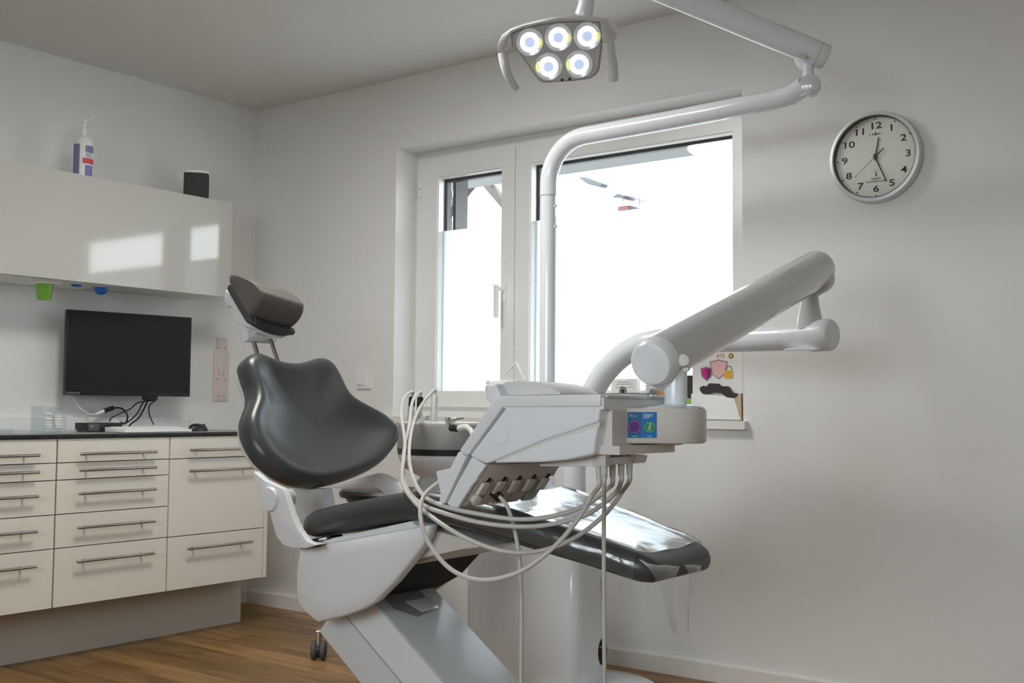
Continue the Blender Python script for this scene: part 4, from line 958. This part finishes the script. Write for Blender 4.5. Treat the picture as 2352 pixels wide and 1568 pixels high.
# ================================================================== OPERATING LAMP
LZ = 1.965
lp = thing('operating_lamp', 'white ceiling-high operating lamp on jointed arms, five lit LED lenses', 'operating lamp', (LX_, LYY, 0.62))
JX = aty(1862, 195, LYY - 0.04)
part('pole', cyl(new(), (LX_, LYY, 0.6205), (LX_, LYY, aty(1257, 450, LYY).z), 0.0292, seg=36), 'lac', lp)
zcol = aty(1257, 450, LYY).z
part('pole_collar', cyl(new(), (LX_, LYY, zcol - 0.001), (LX_, LYY, zcol + 0.003), 0.0318, seg=36), 'lacg', lp)
zh = 1.972; R_ = 0.155
pth = [V((LX_, LYY, zcol))] + [V((LX_ + R_ - R_ * cos(a), LYY, zh - R_ + R_ * sin(a))) for a in [pi / 2 * k / 10 for k in range(11)]]
pth += [V((2.75, LYY, zh + 0.004)), V((3.12, LYY - 0.02, zh + 0.006)), V((3.19, LYY - 0.03, zh + 0.010)), V((3.235, LYY - 0.035, zh + 0.03))]
sa = part('swivel_arm', tube(new(), pth, 0.0318, 32), 'lac', lp, sharp=60)
# rivets on the pole
for py in (472, 520):
    p = aty(1275, py, LYY - 0.02); part('rivet', cyl(new(), (p.x - 0.004, LYY - 0.015, p.z), (p.x + 0.003, LYY - 0.018, p.z), 0.005, seg=12), 'lac', lp)
# elbow knuckle: a short drum facing the room
kc = aty(1861, 195, LYY - 0.05); vd = V((0.30, -0.93, -0.1)).normalized()
el = part('elbow_joint', cyl(new(), kc - vd * 0.045, kc + vd * 0.02, 0.0305, seg=36, bv=0.004), 'lacg', lp)
part('elbow_clip', tube(new(), smooth_path([kc + V((-0.028, 0.0, -0.028)), kc + V((-0.01, -0.03, -0.036)), kc + V((0.012, -0.02, -0.03))], 4), 0.003, 8), 'lacw', el)
ea0 = aty(1858, 140, LYY - 0.05)
part('elbow_stem', tube(new(), [kc + V((-0.006, 0, 0.0)), kc + V((-0.006, 0, 0.05)), V((kc.x - 0.006, kc.y, ea0.z + 0.02))], [0.019, 0.0165, 0.0165], 24), 'lac', el)
part('elbow_yoke', prism(new(), [aty(x, y, LYY - 0.06) for x, y in ((1822, 133), (1836, 128), (1848, 134), (1850, 160), (1838, 160), (1828, 150))], (0, 0.03, 0), 0.005), 'lacw', el)
dA, dB = 3.40, 3.46
A1, B1 = atd(1893, 130, dA), atd(1330, -99, dB)
axv = (B1 - A1).normalized()
sp = part('spring_arm', cyl(new(), A1 + axv * 0.022, B1, 0.0385, seg=40), 'lac', lp)
part('arm_end_cap', tube(new(), [A1 - axv * 0.010, A1 - axv * 0.007, A1 - axv * 0.001, A1 + axv * 0.021], [0.030, 0.036, 0.0388, 0.0388], 40), 'lacw', sp)
part('arm_screw', cyl(new(), aty(1847, 129, -0.64), aty(1847, 129, -0.61), 0.006, seg=14), 'steel', sp)
part('arm_groove', tube(new(), [atd(1835, 124, dA - 0.05), atd(1600, 24, dA - 0.03)], 0.0016, 6), 'white', sp)
part('arm_end_cap', cyl(new(), B1, B1 + axv * 0.03, 0.0388, 0.033, seg=40), 'lacw', sp)
# stem down to the head
dH = 3.42
s_top, s_bot = atd(1349, -90, dH + 0.02), atd(1347, 8, dH + 0.01)
part('head_stem', tube(new(), [s_top, s_bot, atd(1340, 36, dH + 0.02)], [0.0255, 0.0255, 0.028], 28), 'lac', lp)
# the head: flat face turned to the room
HC = atd(1280, 112, dH)
HNm = (V((1.75, -2.70, -1.35))).normalized()
def hpx(px, py, off=0.0): return atp(px, py, HC, HNm) + HNm * off
face = [(1172, 76), (1200, 66), (1240, 56), (1287, 49.5), (1335, 48), (1379, 50), (1384, 102), (1377, 160), (1368, 173), (1355, 180.5), (1321, 185.6), (1250, 190), (1240, 186), (1232, 178), (1186, 112), (1175, 106)]
hd_ = part('lamp_housing', loft(new(), [[hpx(*q, -0.045) * 0.06 + hpx(*q, -0.045) * 0.94 for q in face], [hpx(*q, -0.012) for q in face], [hpx(*q, 0.0) for q in face]]), 'satin', lp, sharp=40)
cf = sum((hpx(*q) for q in face), V()) / len(face)
part('lamp_face', loft(new(), [[cf + (hpx(*q) - cf) * 0.965 + HNm * 0.0002 for q in face], [cf + (hpx(*q) - cf) * 0.955 + HNm * 0.0022 for q in face]]), 'lampface', hd_)
hb_ = [(1143, 118), (1144, 100), (1153, 80), (1172, 66), (1200, 55), (1240, 44), (1287, 36), (1335, 35), (1398, 41), (1414, 52), (1421, 72), (1412, 92), (1400, 97), (1383, 95), (1380, 50), (1335, 47), (1287, 48.5), (1240, 55), (1200, 65), (1176, 75), (1169, 88), (1165, 112), (1155, 121)]
part('silver_bar', prism(new(), [hpx(*q, -0.03) for q in hb_], HNm * 0.045, 0.005), 'silver', hd_)
for pts, rr in (([(1154, 122, 0.0), (1160, 150, 0.01), (1170, 178, 0.01), (1187, 205, 0.0)], [0.0145, 0.0145, 0.013, 0.0095]), ([(1396, 96, 0.0), (1402, 130, 0.0), (1408, 160, 0.0), (1410, 187, 0.0)], [0.019, 0.0175, 0.0155, 0.0135])):
    pp = smooth_path([hpx(a, b_, o_) for a, b_, o_ in pts], 5); r2 = [rr[min(int(i / 5), 2)] + (rr[min(int(i / 5) + 1, 3)] - rr[min(int(i / 5), 2)]) * ((i % 5) / 5) for i in range(len(pp))]; r2[-1] *= 0.75
    part('grip_handle', tube(new(), pp, r2, 20), 'lacg', hd_)
for q in ((1217, 97), (1282.5, 86), (1349, 83), (1260, 153), (1330, 147.5)):
    c = hpx(*q, 0.002); rl_ = 0.0418
    ln = part('led_reflector', lathe(new(), [(rl_, 0.0), (rl_, 0.002), (rl_ * 0.93, 0.004), (rl_ * 0.80, 0.003), (rl_ * 0.62, 0.0015), (rl_ * 0.58, 0.001)], c, HNm, 36), 'ledring', hd_)
    part('led_glow', lathe(new(), [(rl_ * 0.76, 0.0015), (rl_ * 0.70, 0.0045), (rl_ * 0.45, 0.003), (0, 0.003)], c, HNm, 30), 'led', ln)
    part('led_core', lathe(new(), [(rl_ * 0.38, 0.002), (rl_ * 0.34, 0.0045), (0, 0.0052)], c, HNm, 24), 'ledcore', ln)
    side = 0.05 if q[1] < 120 else pi
    xx, yy = frame_of(HNm)
    arc = [c + HNm * 0.006 + (RGT * cos(side + t) + UPV * sin(side + t)) * rl_ * 0.82 for t in [-0.55 + 1.1 * k / 8 for k in range(9)]]
    part('led_tint', tube(new(), arc, [0.001, 0.003, 0.0045, 0.005, 0.0052, 0.005, 0.0045, 0.003, 0.001], 8), 'ledyellow', ln)
    part('lens', lathe(new(), [(rl_ * 1.02, 0.0), (rl_ * 1.02, 0.006), (rl_ * 0.9, 0.010), (rl_ * 0.5, 0.013), (0, 0.014)], c, HNm, 32), 'lens', ln)
for q in ((1291.5, 183), (1308.5, 181)):
    part('sensor', cyl(new(), hpx(*q, 0.001), hpx(*q, 0.004), 0.0045, seg=14), 'ink', hd_)

# ================================================================== INSTRUMENT DELIVERY UNIT on its arms
du = thing('delivery_unit', 'white instrument delivery unit on a swivelling arm above the leg rest', 'delivery unit', (PX_, PYY, 0.62))
AYY = PYY
pp = [V((PX_, AYY, 0.6205)), V((PX_, AYY, 0.86))] + [aty(x, y, AYY) for x, y in ((1333, 960), (1345, 925), (1366, 891), (1388, 857), (1416, 827), (1446, 805), (1482, 789), (1530, 781))] + [aty(1600, 780, AYY - 0.02), aty(1700, 779, AYY - 0.045), aty(1800, 775, AYY - 0.07)]
pp[2].x = max(pp[2].x, PX_)
part('swivel_arm', tube(new(), smooth_path(pp, 6), 0.0405, 36), 'lac', du, sharp=70)
AYE = AYY - 0.09
e0, e1 = aty(1800, 775, AYY - 0.07), aty(1913, 768, AYE - 0.005)
part('arm_end', tube(new(), [e0, e0.lerp(e1, 0.45), e0.lerp(e1, 0.62), e0.lerp(e1, 0.9), e0.lerp(e1, 0.97), e1], [0.0406, 0.042, 0.0485, 0.0485, 0.046, 0.041], 36), 'lacw', du)
part('cover_strip', prism(new(), [aty(x, y, AYE - 0.041) for x, y in ((1797, 805), (1802, 800), (1835, 797), (1845, 793), (1862, 795), (1880, 801), (1870, 804))], (0, 0.03, 0), 0.002), 'lacw', du)
jx = aty(1860, 700, AYE).x
part('elbow_post', lathe(new(), [(0.038, 0.0), (0.036, 0.03), (0.028, 0.07), (0.025, 0.10), (0.0245, 0.16)], (jx, AYE, aty(1860, 755, AYE).z), seg=36), 'lacg', du)
F1 = aty(1873, 620, AYE + 0.005); N1 = aty(1508, 828, -1.66)
sv = part('spring_arm', capsule(new(), N1, F1, 0.054, 0.0575, 40, 7, (False, True)), 'lacg', du, sharp=60)
dv = (F1 - N1).normalized()
part('arm_end_cap', tube(new(), [N1 - dv * 0.034, N1 - dv * 0.031, N1 - dv * 0.022, N1 + dv * 0.002], [0.036, 0.045, 0.051, 0.0545], 40), 'lacw', sv)
part('arm_heel', capsule(new(), N1 + dv * 0.030 + V((0, 0, -0.030)), N1 + dv * 0.10 + V((0, 0, -0.018)), 0.043, 0.040, 28, 6), 'lacg', sv)
kn = aty(1567, 827, -1.650)
part('release_knob', lathe(new(), [(0.0135, -0.012), (0.014, 0.0), (0.012, 0.004), (0.0, 0.0055)], kn + V((0.0, 0.004, 0)), (0.75, -0.65, 0.05), 28), 'white', sv)
for q_, y_ in (((1575, 846), -1.63), ((1880, 657), AYE - 0.06)):
    s0 = aty(*q_, y_); part('arm_screw', cyl(new(), s0 + V((0.0, -0.002, 0)), s0 + V((-0.004, 0.012, 0)), 0.007, seg=16), 'lgrey', sv)
part('arm_bulge', capsule(new(), aty(1866, 650, AYE), aty(1884, 640, AYE), 0.043, 0.043, 28, 6), 'lacg', sv)
PO = aty(1552, 900, -1.62)
part('post', cyl(new(), (PO.x, PO.y, 0.985), (PO.x, PO.y, 1.10), 0.0252, seg=36), 'lac', du)
# mounting block with rounded end
BA = aty(1433, 980, -1.765); BB = aty(1552, 980, -1.70)
BA.z = BB.z = 0; bdir = (BB - BA).normalized(); bnor = V((bdir.y, -bdir.x, 0))
bz0, bz1 = aty(1530, 1019, -1.71).z, aty(1530, 938, -1.71).z
BC = aty(1617, 980, -1.62); BC.z = 0
def blk(z, g=0.0):
    pts = [BA, BA.lerp(BB, 0.33), BA.lerp(BB, 0.66), BB, BB.lerp(BC, 0.35) + bnor * 0.012, BB.lerp(BC, 0.62) + bnor * 0.015, BB.lerp(BC, 0.85) + bnor * 0.011, BC, BC + V((-0.012, 0.035, 0)), BC + V((-0.045, 0.058, 0)), V((BC.x - 0.10, BC.y + 0.055, 0)), V((BA.x + 0.02, BA.y + 0.16, 0)), V((BA.x + 0.0, BA.y + 0.10, 0))]
    c_ = sum(pts, V()) / len(pts)
    return [c_ + (p - c_) * (1 + g / 0.09) + V((0, 0, z)) for p in pts]
mb = part('mount_block', loft(new(), [blk(bz0, -0.006), blk(bz0 + 0.004), blk(bz1 - 0.006), blk(bz1, -0.004), blk(bz1 + 0.004, -0.03)]), 'beige', du, sharp=50)  # same white plastic as the body, its shade painted in as a darker tone
part('block_cover', lathe(new(), [(0.065, 0.0), (0.06, 0.003), (0.03, 0.008), (0.0, 0.009)], (PO.x, PO.y, bz1 + 0.002), seg=40), 'lac', mb)
part('block_boss', lathe(new(), [(0.0, -0.008), (0.03, -0.006), (0.045, 0.0), (0.045, 0.003)], (PO.x - 0.02, PO.y, bz0 + 0.001), seg=32), 'beige', mb)
# approval stickers
def stk(px, py, o=0.0): return atp(px, py, BA, bnor) + bnor * (0.0006 + o)
def plate(nm, q4, m_, par, o, th=0.0005, label=None): return part(nm, prism(new(), [stk(x, y, o) for x, y in q4], bnor * th), m_, par, label=label)
def disc(nm, px, py, r, m_, par, o, seg=28): p = stk(px, py, o); return part(nm, lathe(new(), [(r, 0.0), (r, 0.0004), (0, 0.0005)], p, bnor, seg), m_, par)
for x0_, x1_, m_, lab in ((1441, 1474, 'stickt', 'dark teal sticker half with violet badge'), (1475, 1508, 'stickb', 'bright blue sticker half with green badge and 2024')):
    stp = plate('sticker', ((x0_, 946), (x1_, 946), (x1_, 1005.5), (x0_, 1005)), m_, mb, 0.0, label=lab)
    cx_ = (x0_ + x1_) / 2
    if m_ == 'stickt':
        disc('badge', cx_, 980, 0.0148, 'stickp', stp, 0.0006)
        for k in range(18): disc('badge_dot', cx_ + cos(k * pi / 9) * 13, 980 + sin(k * pi / 9) * 13.5, 0.0011, 'lilac', stp, 0.0012, 6)
        rows = (0.35, 0.75)
    else:
        disc('badge', cx_ + 1, 980, 0.0125, 'stickg', stp, 0.0006)
        for k in range(12): disc('badge_dot', cx_ + 1 + cos(k * pi / 6) * 11, 980 + sin(k * pi / 6) * 11.5, 0.0009, 'paper', stp, 0.0012, 6)
        text('2024', 0.0085, stk(cx_ + 1, 980, 0.0010), bdir * 0.15 + V((0, 0, 1)), -bdir + V((0, 0, 0.15)), 'paper', stp, 'lettering', lift=0.0001)
        rows = (0.8, 0.75, 0.5)
    for k, w_k in enumerate(rows): plate('print_line', ((x0_ + 3, 951 + k * 3.6), (x0_ + 3 + 27 * w_k, 951 + k * 3.6), (x0_ + 3 + 27 * w_k, 952.4 + k * 3.6), (x0_ + 3, 952.4 + k * 3.6)), 'lilac' if m_ == 'stickt' else 'paper', stp, 0.0006)
    for k in range(3): disc('mark', cx_ - 4 + k * 3.4, 1001.5, 0.0009 + 0.0003 * (k == 2), 'paper', stp, 0.0006, 8)
# body
NY, FY = -1.85, -1.565
def dn(lst, y=NY): return [aty(x, y_, y) for x, y_ in lst]
up_ = [(1163, 933), (1379, 933), (1374, 969), (1250, 1010), (1128, 1061), (1114, 1065), (1078, 1046)]
lo_ = [(1132, 1063.5), (1250, 1016), (1373, 978), (1363, 1043), (1300, 1056), (1245, 1061)]
bd = part('body', prism(new(), dn(up_), (0, FY - NY - 0.004, 0), 0.006, 3), 'lac', du)
part('lower_shell', prism(new(), dn(lo_), (0, FY - NY - 0.004, 0), 0.006, 3), 'lac', du)
part('inner_core', prism(new(), [p + V((0, 0.007, 0)) for p in dn([(1130, 1055), (1250, 1000), (1374.5, 960), (1372, 985), (1250, 1024), (1140, 1064)])], (0, FY - NY - 0.02, 0)), 'beige', du)
part('rim', prism(new(), [p + V((0, -0.006, 0)) for p in dn([(1152, 909), (1383, 905), (1383, 933), (1158, 934), (1076.5, 1046.5), (1058.5, 1034.5), (1128, 932)])], (0, FY - NY + 0.006, 0), 0.004), 'lacw', du)
bcn = aty(1148.3, 996.5, NY)
part('round_cap', lathe(new(), [(0.0245, 0.0), (0.0245, 0.0012), (0.0238, 0.002), (0, 0.002)], bcn + V((0, -0.0002, 0)), (0, -1, 0), 40), 'lac', bd)
# rear housing behind the body, towards the block
rx0, rx1 = aty(1377, 980, NY).x, aty(1440, 1000, -1.70).x
part('rear_housing', bx((rx0 - 0.05, NY + 0.03, 0.905), (rx0 + 0.012, FY - 0.01, 1.0), 0.010, 3), 'beige', du)
part('rear_keel', bx((rx0 - 0.08, NY + 0.022, aty(1420, 1043, -1.8).z), (rx0 + 0.035, FY - 0.03, 0.925), 0.008, 3), 'beige', du)
part('top_plate', bx((aty(1158, 909, NY).x, NY, 1.0), (rx0 + 0.01, FY, 1.024), 0.004), 'lacw', du)
part('tray', bx((rx0 - 0.13, NY + 0.010, 1.024), (rx0 + 0.015, FY + 0.02, 1.0295), 0.002), 'satin', du)
part('tray_rim', bx((rx0 - 0.012, NY + 0.004, 1.002), (rx0 + 0.008, FY + 0.02, 1.026), 0.005, 3), 'lgrey', du)
part('under_tray', prism(new(), [aty(x, y, -1.80) for x, y in ((1236, 1066), (1360, 1048), (1400, 1050), (1395, 1068), (1345, 1071), (1243, 1071))], (0, 0.16, 0), 0.003), 'lacw', du)
# lower front: strip, near panel, holder plate and prongs
part('front_strip', prism(new(), [p + V((0, -0.006, 0)) for p in dn([(1057, 1036.5), (1075, 1048), (1048, 1105), (1024, 1156), (1012, 1153), (1016, 1134), (1005, 1082), (1038, 1074)])], (0, FY - NY + 0.02, 0), 0.002), 'lacw', du)
part('near_panel', prism(new(), dn([(1084, 1048), (1116, 1069), (1099, 1092), (1093, 1104), (1084, 1113), (1048, 1170), (1026, 1157), (1050, 1108)]), (0, 0.012, 0), 0.003), 'lacw', du)
part('holder_plate', prism(new(), [p + V((0, 0.012, 0)) for p in dn([(1084, 1050), (1116, 1069), (1099, 1092), (1092, 1106), (1068, 1106), (1060, 1095)])], (0, FY - NY + 0.01, 0), 0.003), 'beige', du)
for k in range(5):
    yk = NY + 0.020 + k * 0.058
    pr_ = part('holder_prong', prism(new(), [p + V((0, yk - NY, 0)) for p in dn([(1064, 1098), (1092, 1104), (1084, 1114), (1056, 1158), (1045, 1166), (1030, 1155)])], (0, 0.040, 0), 0.003), 'beige', du)
    lw = [p + V((0, yk - NY + 0.022, 0)) for p in dn([(1094, 1098), (1097, 1101), (1092, 1110), (1088, 1107)])]
    part('latch', prism(new(), lw, (0, 0.010, 0), 0.0006), 'hole', pr_)
    part('slot_block', prism(new(), [p + V((0, yk - NY + 0.006, 0)) for p in dn([(1090, 1108), (1096, 1113), (1080, 1140), (1072, 1136)])], (0, 0.026, 0), 0.002), 'beige', pr_)
kb0 = aty(1085, 1143, NY + 0.03)
part('lock_knob', cyl(new(), kb0 + V((-0.02, 0.012, 0.012)), kb0 + V((0.012, 0.004, -0.008)), 0.0125, seg=22, bv=0.002), 'lgrey', du)
# arched grip on the top front
dome = [(1151, 909), (1140, 888), (1163, 876), (1190, 874), (1231, 879), (1261, 887), (1285, 900), (1290, 906)]
gh = part('arched_grip', prism(new(), [aty(x, y, NY + 0.05) for x, y in dome], (0, 0.16, 0), 0.004), 'lgrey', du)
part('grip_end', prism(new(), [aty(x, y, NY + 0.02) for x, y in ((1150, 910), (1140, 918), (1129, 931), (1114, 913), (1116, 896), (1126, 884), (1138, 880))], (0, 0.20, 0), 0.006, 3), 'lacw', gh)
# hose connectors under the rear
CON = [(1376, 1046, 1103), (1388, 1046, 1100), (1407, 1040, 1097), (1427, 1038, 1093), (1446, 1036, 1090)]
cpt = []
for k, (px, y0_, y1_) in enumerate(CON):
    yk = NY + 0.055 + k * 0.022 if k != 1 else NY + 0.045
    a, c = aty(px, y0_, yk), aty(px, y1_, yk)
    m0 = a.lerp(c, 0.45)
    cn = part('hose_connector', bx((a.x - 0.0095, a.y - 0.010, m0.z), (a.x + 0.0095, a.y + 0.010, a.z + 0.012), 0.0015), 'hose', du)
    part('bend_relief', cyl(new(), V((a.x, a.y, m0.z + 0.001)), V((a.x, a.y, c.z)), 0.0075, 0.0062, seg=16), 'hose', cn)
    cpt.append(V((a.x, a.y, c.z)))
def hose(name, start, pts, r, end=None, mt='hose', label=None):
    P = ([start + V((0, 0, 0.01)), start + V((0, 0, -0.012))] if start is not None else []) + [atd(x, y, d) for x, y, d in pts] + ([end + V((0.0, 0, 0.018)), end - V((0, 0, 0.004))] if end is not None else [])
    if name != 'hose': return solo(name, tube(new(), smooth_path(P, 8), r, 12), mt, label, 'cable', sharp=80)
    return part(name, tube(new(), smooth_path(P, 8), r, 12), mt, du, sharp=80, label=label)
hose('hose', cpt[0], [(1358, 1140, 2.40), (1325, 1195, 2.38), (1270, 1258, 2.36), (1195, 1312, 2.36), (1110, 1332, 2.38), (1040, 1310, 2.42), (990, 1255, 2.46), (967, 1195, 2.50), (972, 1142, 2.56), (1012, 1105, 2.62), (1040, 1090, 2.66)], 0.0052, label='grey hose in the lowest loop')
hose('hose', cpt[2], [(1395, 1122, 2.47), (1345, 1160, 2.46), (1270, 1185, 2.45), (1190, 1192, 2.45), (1100, 1180, 2.48), (1020, 1162, 2.54), (970, 1135, 2.68), (945, 1085, 2.95), (940, 1030, 3.3), (950, 970, 3.65), (968, 930, 3.88)], 0.0052, HP[3])
hose('hose', cpt[3], [(1410, 1135, 2.48), (1350, 1180, 2.46), (1270, 1203, 2.45), (1190, 1209, 2.45), (1100, 1199, 2.47), (1020, 1178, 2.51), (965, 1155, 2.62), (932, 1115, 2.85), (926, 1050, 3.25), (940, 975, 3.6), (948, 920, 3.85)], 0.0052, HP[2])
hose('hose', cpt[4], [(1432, 1125, 2.48), (1390, 1180, 2.46), (1320, 1235, 2.44), (1240, 1265, 2.42), (1160, 1266, 2.42), (1080, 1240, 2.45), (1010, 1200, 2.50), (950, 1150, 2.64), (924, 1100, 2.90), (930, 1020, 3.35), (922, 950, 3.7), (928, 914, 3.85)], 0.0052, HP[1])
hose('foot_control_cable', cpt[1], [(1387, 1200, 2.45), (1387, 1350, 2.45), (1388, 1500, 2.45), (1389, 1640, 2.46), (1391, 1950, 2.47)], 0.0048, label='straight grey cable hanging from the hose connectors down to the floor')
pk = aty(1138, 1135, NY + 0.10)
part('coupling', cyl(new(), pk + V((-0.016, 0.0, 0.014)), pk + V((0.012, 0, -0.008)), 0.0115, seg=18), 'black', du)
hose('foot_control_cable', None, [(1148, 1140, 2.56), (1166, 1165, 2.54), (1184, 1225, 2.50), (1194, 1300, 2.48), (1198, 1400, 2.47), (1197, 1560, 2.47), (1196, 1950, 2.48)], 0.0048, label='grey cable dropping from the black coupling under the delivery unit')
# instrument on the tray
t_ = thing('dental_probe', 'slim steel dental mirror resting on the delivery tray', 'dental mirror', aty(1350, 900, -1.72))
zt2 = 1.0295 + 0.003
pa, pb = V((rx0 - 0.10, -1.70, zt2)), V((rx0 + 0.01, -1.66, zt2 + 0.002))
part('shaft', tube(new(), [pa, pa.lerp(pb, 0.8), pb], [0.003, 0.003, 0.0018], 10), 'chrome', t_)
part('mirror_head', lathe(new(), [(0.002, 0.0), (0.009, 0.001), (0.009, 0.003), (0.0, 0.004)], pb + V((0.006, 0.003, 0.002)), (0.3, -0.6, 0.6), 20), 'chrome', t_)

# ================================================================== CARDS AND BOXES ON THE SILL
SZ = OZ0
def card(name, label, cat, px0, px1, pyt, y, m, th=0.004):
    a, c = aty(px0, 900, y), aty(px1, 900, y); zt_ = aty((px0 + px1) / 2, pyt, y).z
    t = thing(name, label, cat, ((a.x + c.x) / 2, y, SZ))
    part('board', bx((a.x, y, SZ), (c.x, y + th, zt_), 0.001, 1), m, t)
    return t, a.x, c.x, zt_
t_, xa, xb, zt_ = card('camera_box', 'beige card with a black camera ring on the window sill', 'card', 1404, 1462, 870, 0.075, 'paper', 0.03)
p = aty(1431, 898, 0.075)
part('print_ring', lathe(new(), [(0.0175, 0.0), (0.0175, 0.0006), (0, 0.0007)], (p.x, 0.0748, p.z), (0, -1, 0), 28), 'ink', t_)
part('print_ring', lathe(new(), [(0.0125, 0.0), (0.0125, 0.0006), (0, 0.0007)], (p.x, 0.0741, p.z), (0, -1, 0), 28), 'paper', t_)
part('print_lens', lathe(new(), [(0.010, 0.0), (0.010, 0.0006), (0, 0.0007)], (p.x, 0.0734, p.z), (0, -1, 0), 28), 'ink', t_)
for k, (w0, w1, dz) in enumerate(((0.25, 0.75, 0.012), (0.2, 0.85, 0.02), (0.2, 0.45, 0.032), (0.6, 0.9, 0.032))):
    part('print_line', bx((xa + (xb - xa) * w0, 0.0744, zt_ - dz - 0.0025), (xa + (xb - xa) * w1, 0.0752, zt_ - dz)), 'greyink', t_)
t_, xa, xb, zt_ = card('leaflet_card', 'narrow white leaflet leaning in the window behind the post', 'leaflet', 1483, 1506, 872, 0.06, 'paper')
for k in range(5): part('print_line', bx((xa + 0.004, 0.0594, zt_ - 0.014 - k * 0.012), (xb - 0.006, 0.0601, zt_ - 0.011 - k * 0.012)), 'greyink', t_)
t_, xa, xb, zt_ = card('brown_box', 'small orange-brown cardboard box behind the arm post', 'box', 1504, 1534, 887, 0.085, 'tan', 0.05)
part('lid', bx((xa - 0.002, 0.083, zt_ - 0.012), (xb + 0.002, 0.137, zt_ + 0.002), 0.001, 1), 'card', t_)
t_, xa, xb, zt_ = card('photo_card', 'brown photo card wedged left of the shield carton', 'card', 1570, 1594, 862, 0.05, 'brown')
part('print_patch', bx((xa + 0.016, 0.0494, SZ + 0.05), (xb - 0.004, 0.0502, SZ + 0.085)), 'green', t_)
part('print_patch', bx((xa + 0.010, 0.0494, SZ + 0.0), (xb, 0.0502, SZ + 0.045)), 'tan', t_)
# the carton with shields
SY_ = 0.012
a, c = aty(1591, 900, SY_), aty(1706, 900, SY_)
z_top = aty(1650, 790, SY_).z
sb = thing('shield_carton', 'white carton printed with shields and a padlock, right end of sill', 'carton', ((a.x + c.x) / 2, SY_, SZ))
zm = aty(1650, 903, SY_).z
part('back_panel', bx((a.x, SY_, SZ), (c.x, SY_ + 0.085, z_top), 0.002, 1), 'paper', sb)
def sp_(px, py, o=0.0): p = aty(px, py, SY_); p.y = SY_ - o; return p
fl = [(1575, 905), (1620, 903), (1676, 905), (1688, 925), (1706, 906), (1706, 965), (1575, 962)]
part('front_flap', prism(new(), [sp_(*q, 0.0) for q in ((1592, 904), (1690, 910), (1705, 964), (1592, 961))], (0, -0.016, 0), 0.001), 'white', sb)
part('side_flap', prism(new(), [sp_(*q, 0.001) for q in ((1692, 915), (1706, 903), (1707, 966), (1705, 965))], (0, -0.014, 0)), 'card', sb)
def shield(cx, cy, w, h, m, o, name='shield_print'):
    pts = [(cx, cy - h * 0.5), (cx + w * 0.22, cy - h * 0.43), (cx + w * 0.5, cy - h * 0.40), (cx + w * 0.48, cy - h * 0.02), (cx + w * 0.36, cy + h * 0.26), (cx, cy + h * 0.5), (cx - w * 0.36, cy + h * 0.26), (cx - w * 0.48, cy - h * 0.02), (cx - w * 0.5, cy - h * 0.40), (cx - w * 0.22, cy - h * 0.43)]
    part(name, prism(new(), [sp_(x, y, o) for x, y in pts], (0, -0.0006, 0)), m, sb)
shield(1651, 848, 41, 47, 'silverprint', 0.0); shield(1651, 848, 35, 40, 'pinkprint', 0.0008)
shield(1623, 858, 27, 34, 'silverprint', 0.0012); shield(1623, 858, 22, 28, 'magenta', 0.002)
part('shield_print', prism(new(), [sp_(x, y, 0.0028) for x, y in ((1624, 845), (1634, 847), (1633, 858), (1630, 865), (1624, 872))], (0, -0.0005, 0)), 'magdark', sb)
part('padlock_print', prism(new(), [sp_(x, y, 0.001) for x, y in ((1664, 850), (1684, 851), (1684, 869), (1664, 869))], (0, -0.0006, 0)), 'gold', sb)
pp = [sp_(1674 + 7 * cos(t), 849 - 9 * sin(t), 0.0016) for t in [pi * k / 10 for k in range(11)]]
part('padlock_print', tube(new(), pp, 0.0016, 6), 'silverprint', sb)
bw_ = [(1612, 895), (1613, 889), (1620, 886), (1628, 887), (1634, 880), (1656, 881), (1664, 887), (1678, 887), (1684, 892), (1686, 900), (1694, 903), (1702, 904), (1696, 911), (1690, 914), (1674, 912), (1662, 903), (1644, 901), (1632, 905), (1618, 904)]
part('glasses_print', prism(new(), [sp_(x, y, 0.017) for x, y in bw_], (0, -0.0006, 0)), 'brown', sb)
text('ATE', 0.020, sp_(1655, 817, 0.0), X_, Z_, 'orange', sb, 'lettering', stretch=1.0)
p = sp_(1679, 817, 0.0)
part('round_logo', lathe(new(), [(0.0098, 0.0), (0.0098, 0.0006), (0, 0.0007)], p, (0, -1, 0), 24), 'ink', sb); part('round_logo', lathe(new(), [(0.0062, 0.0008), (0.0062, 0.0012), (0, 0.0013)], p, (0, -1, 0), 20), 'yellow', sb)
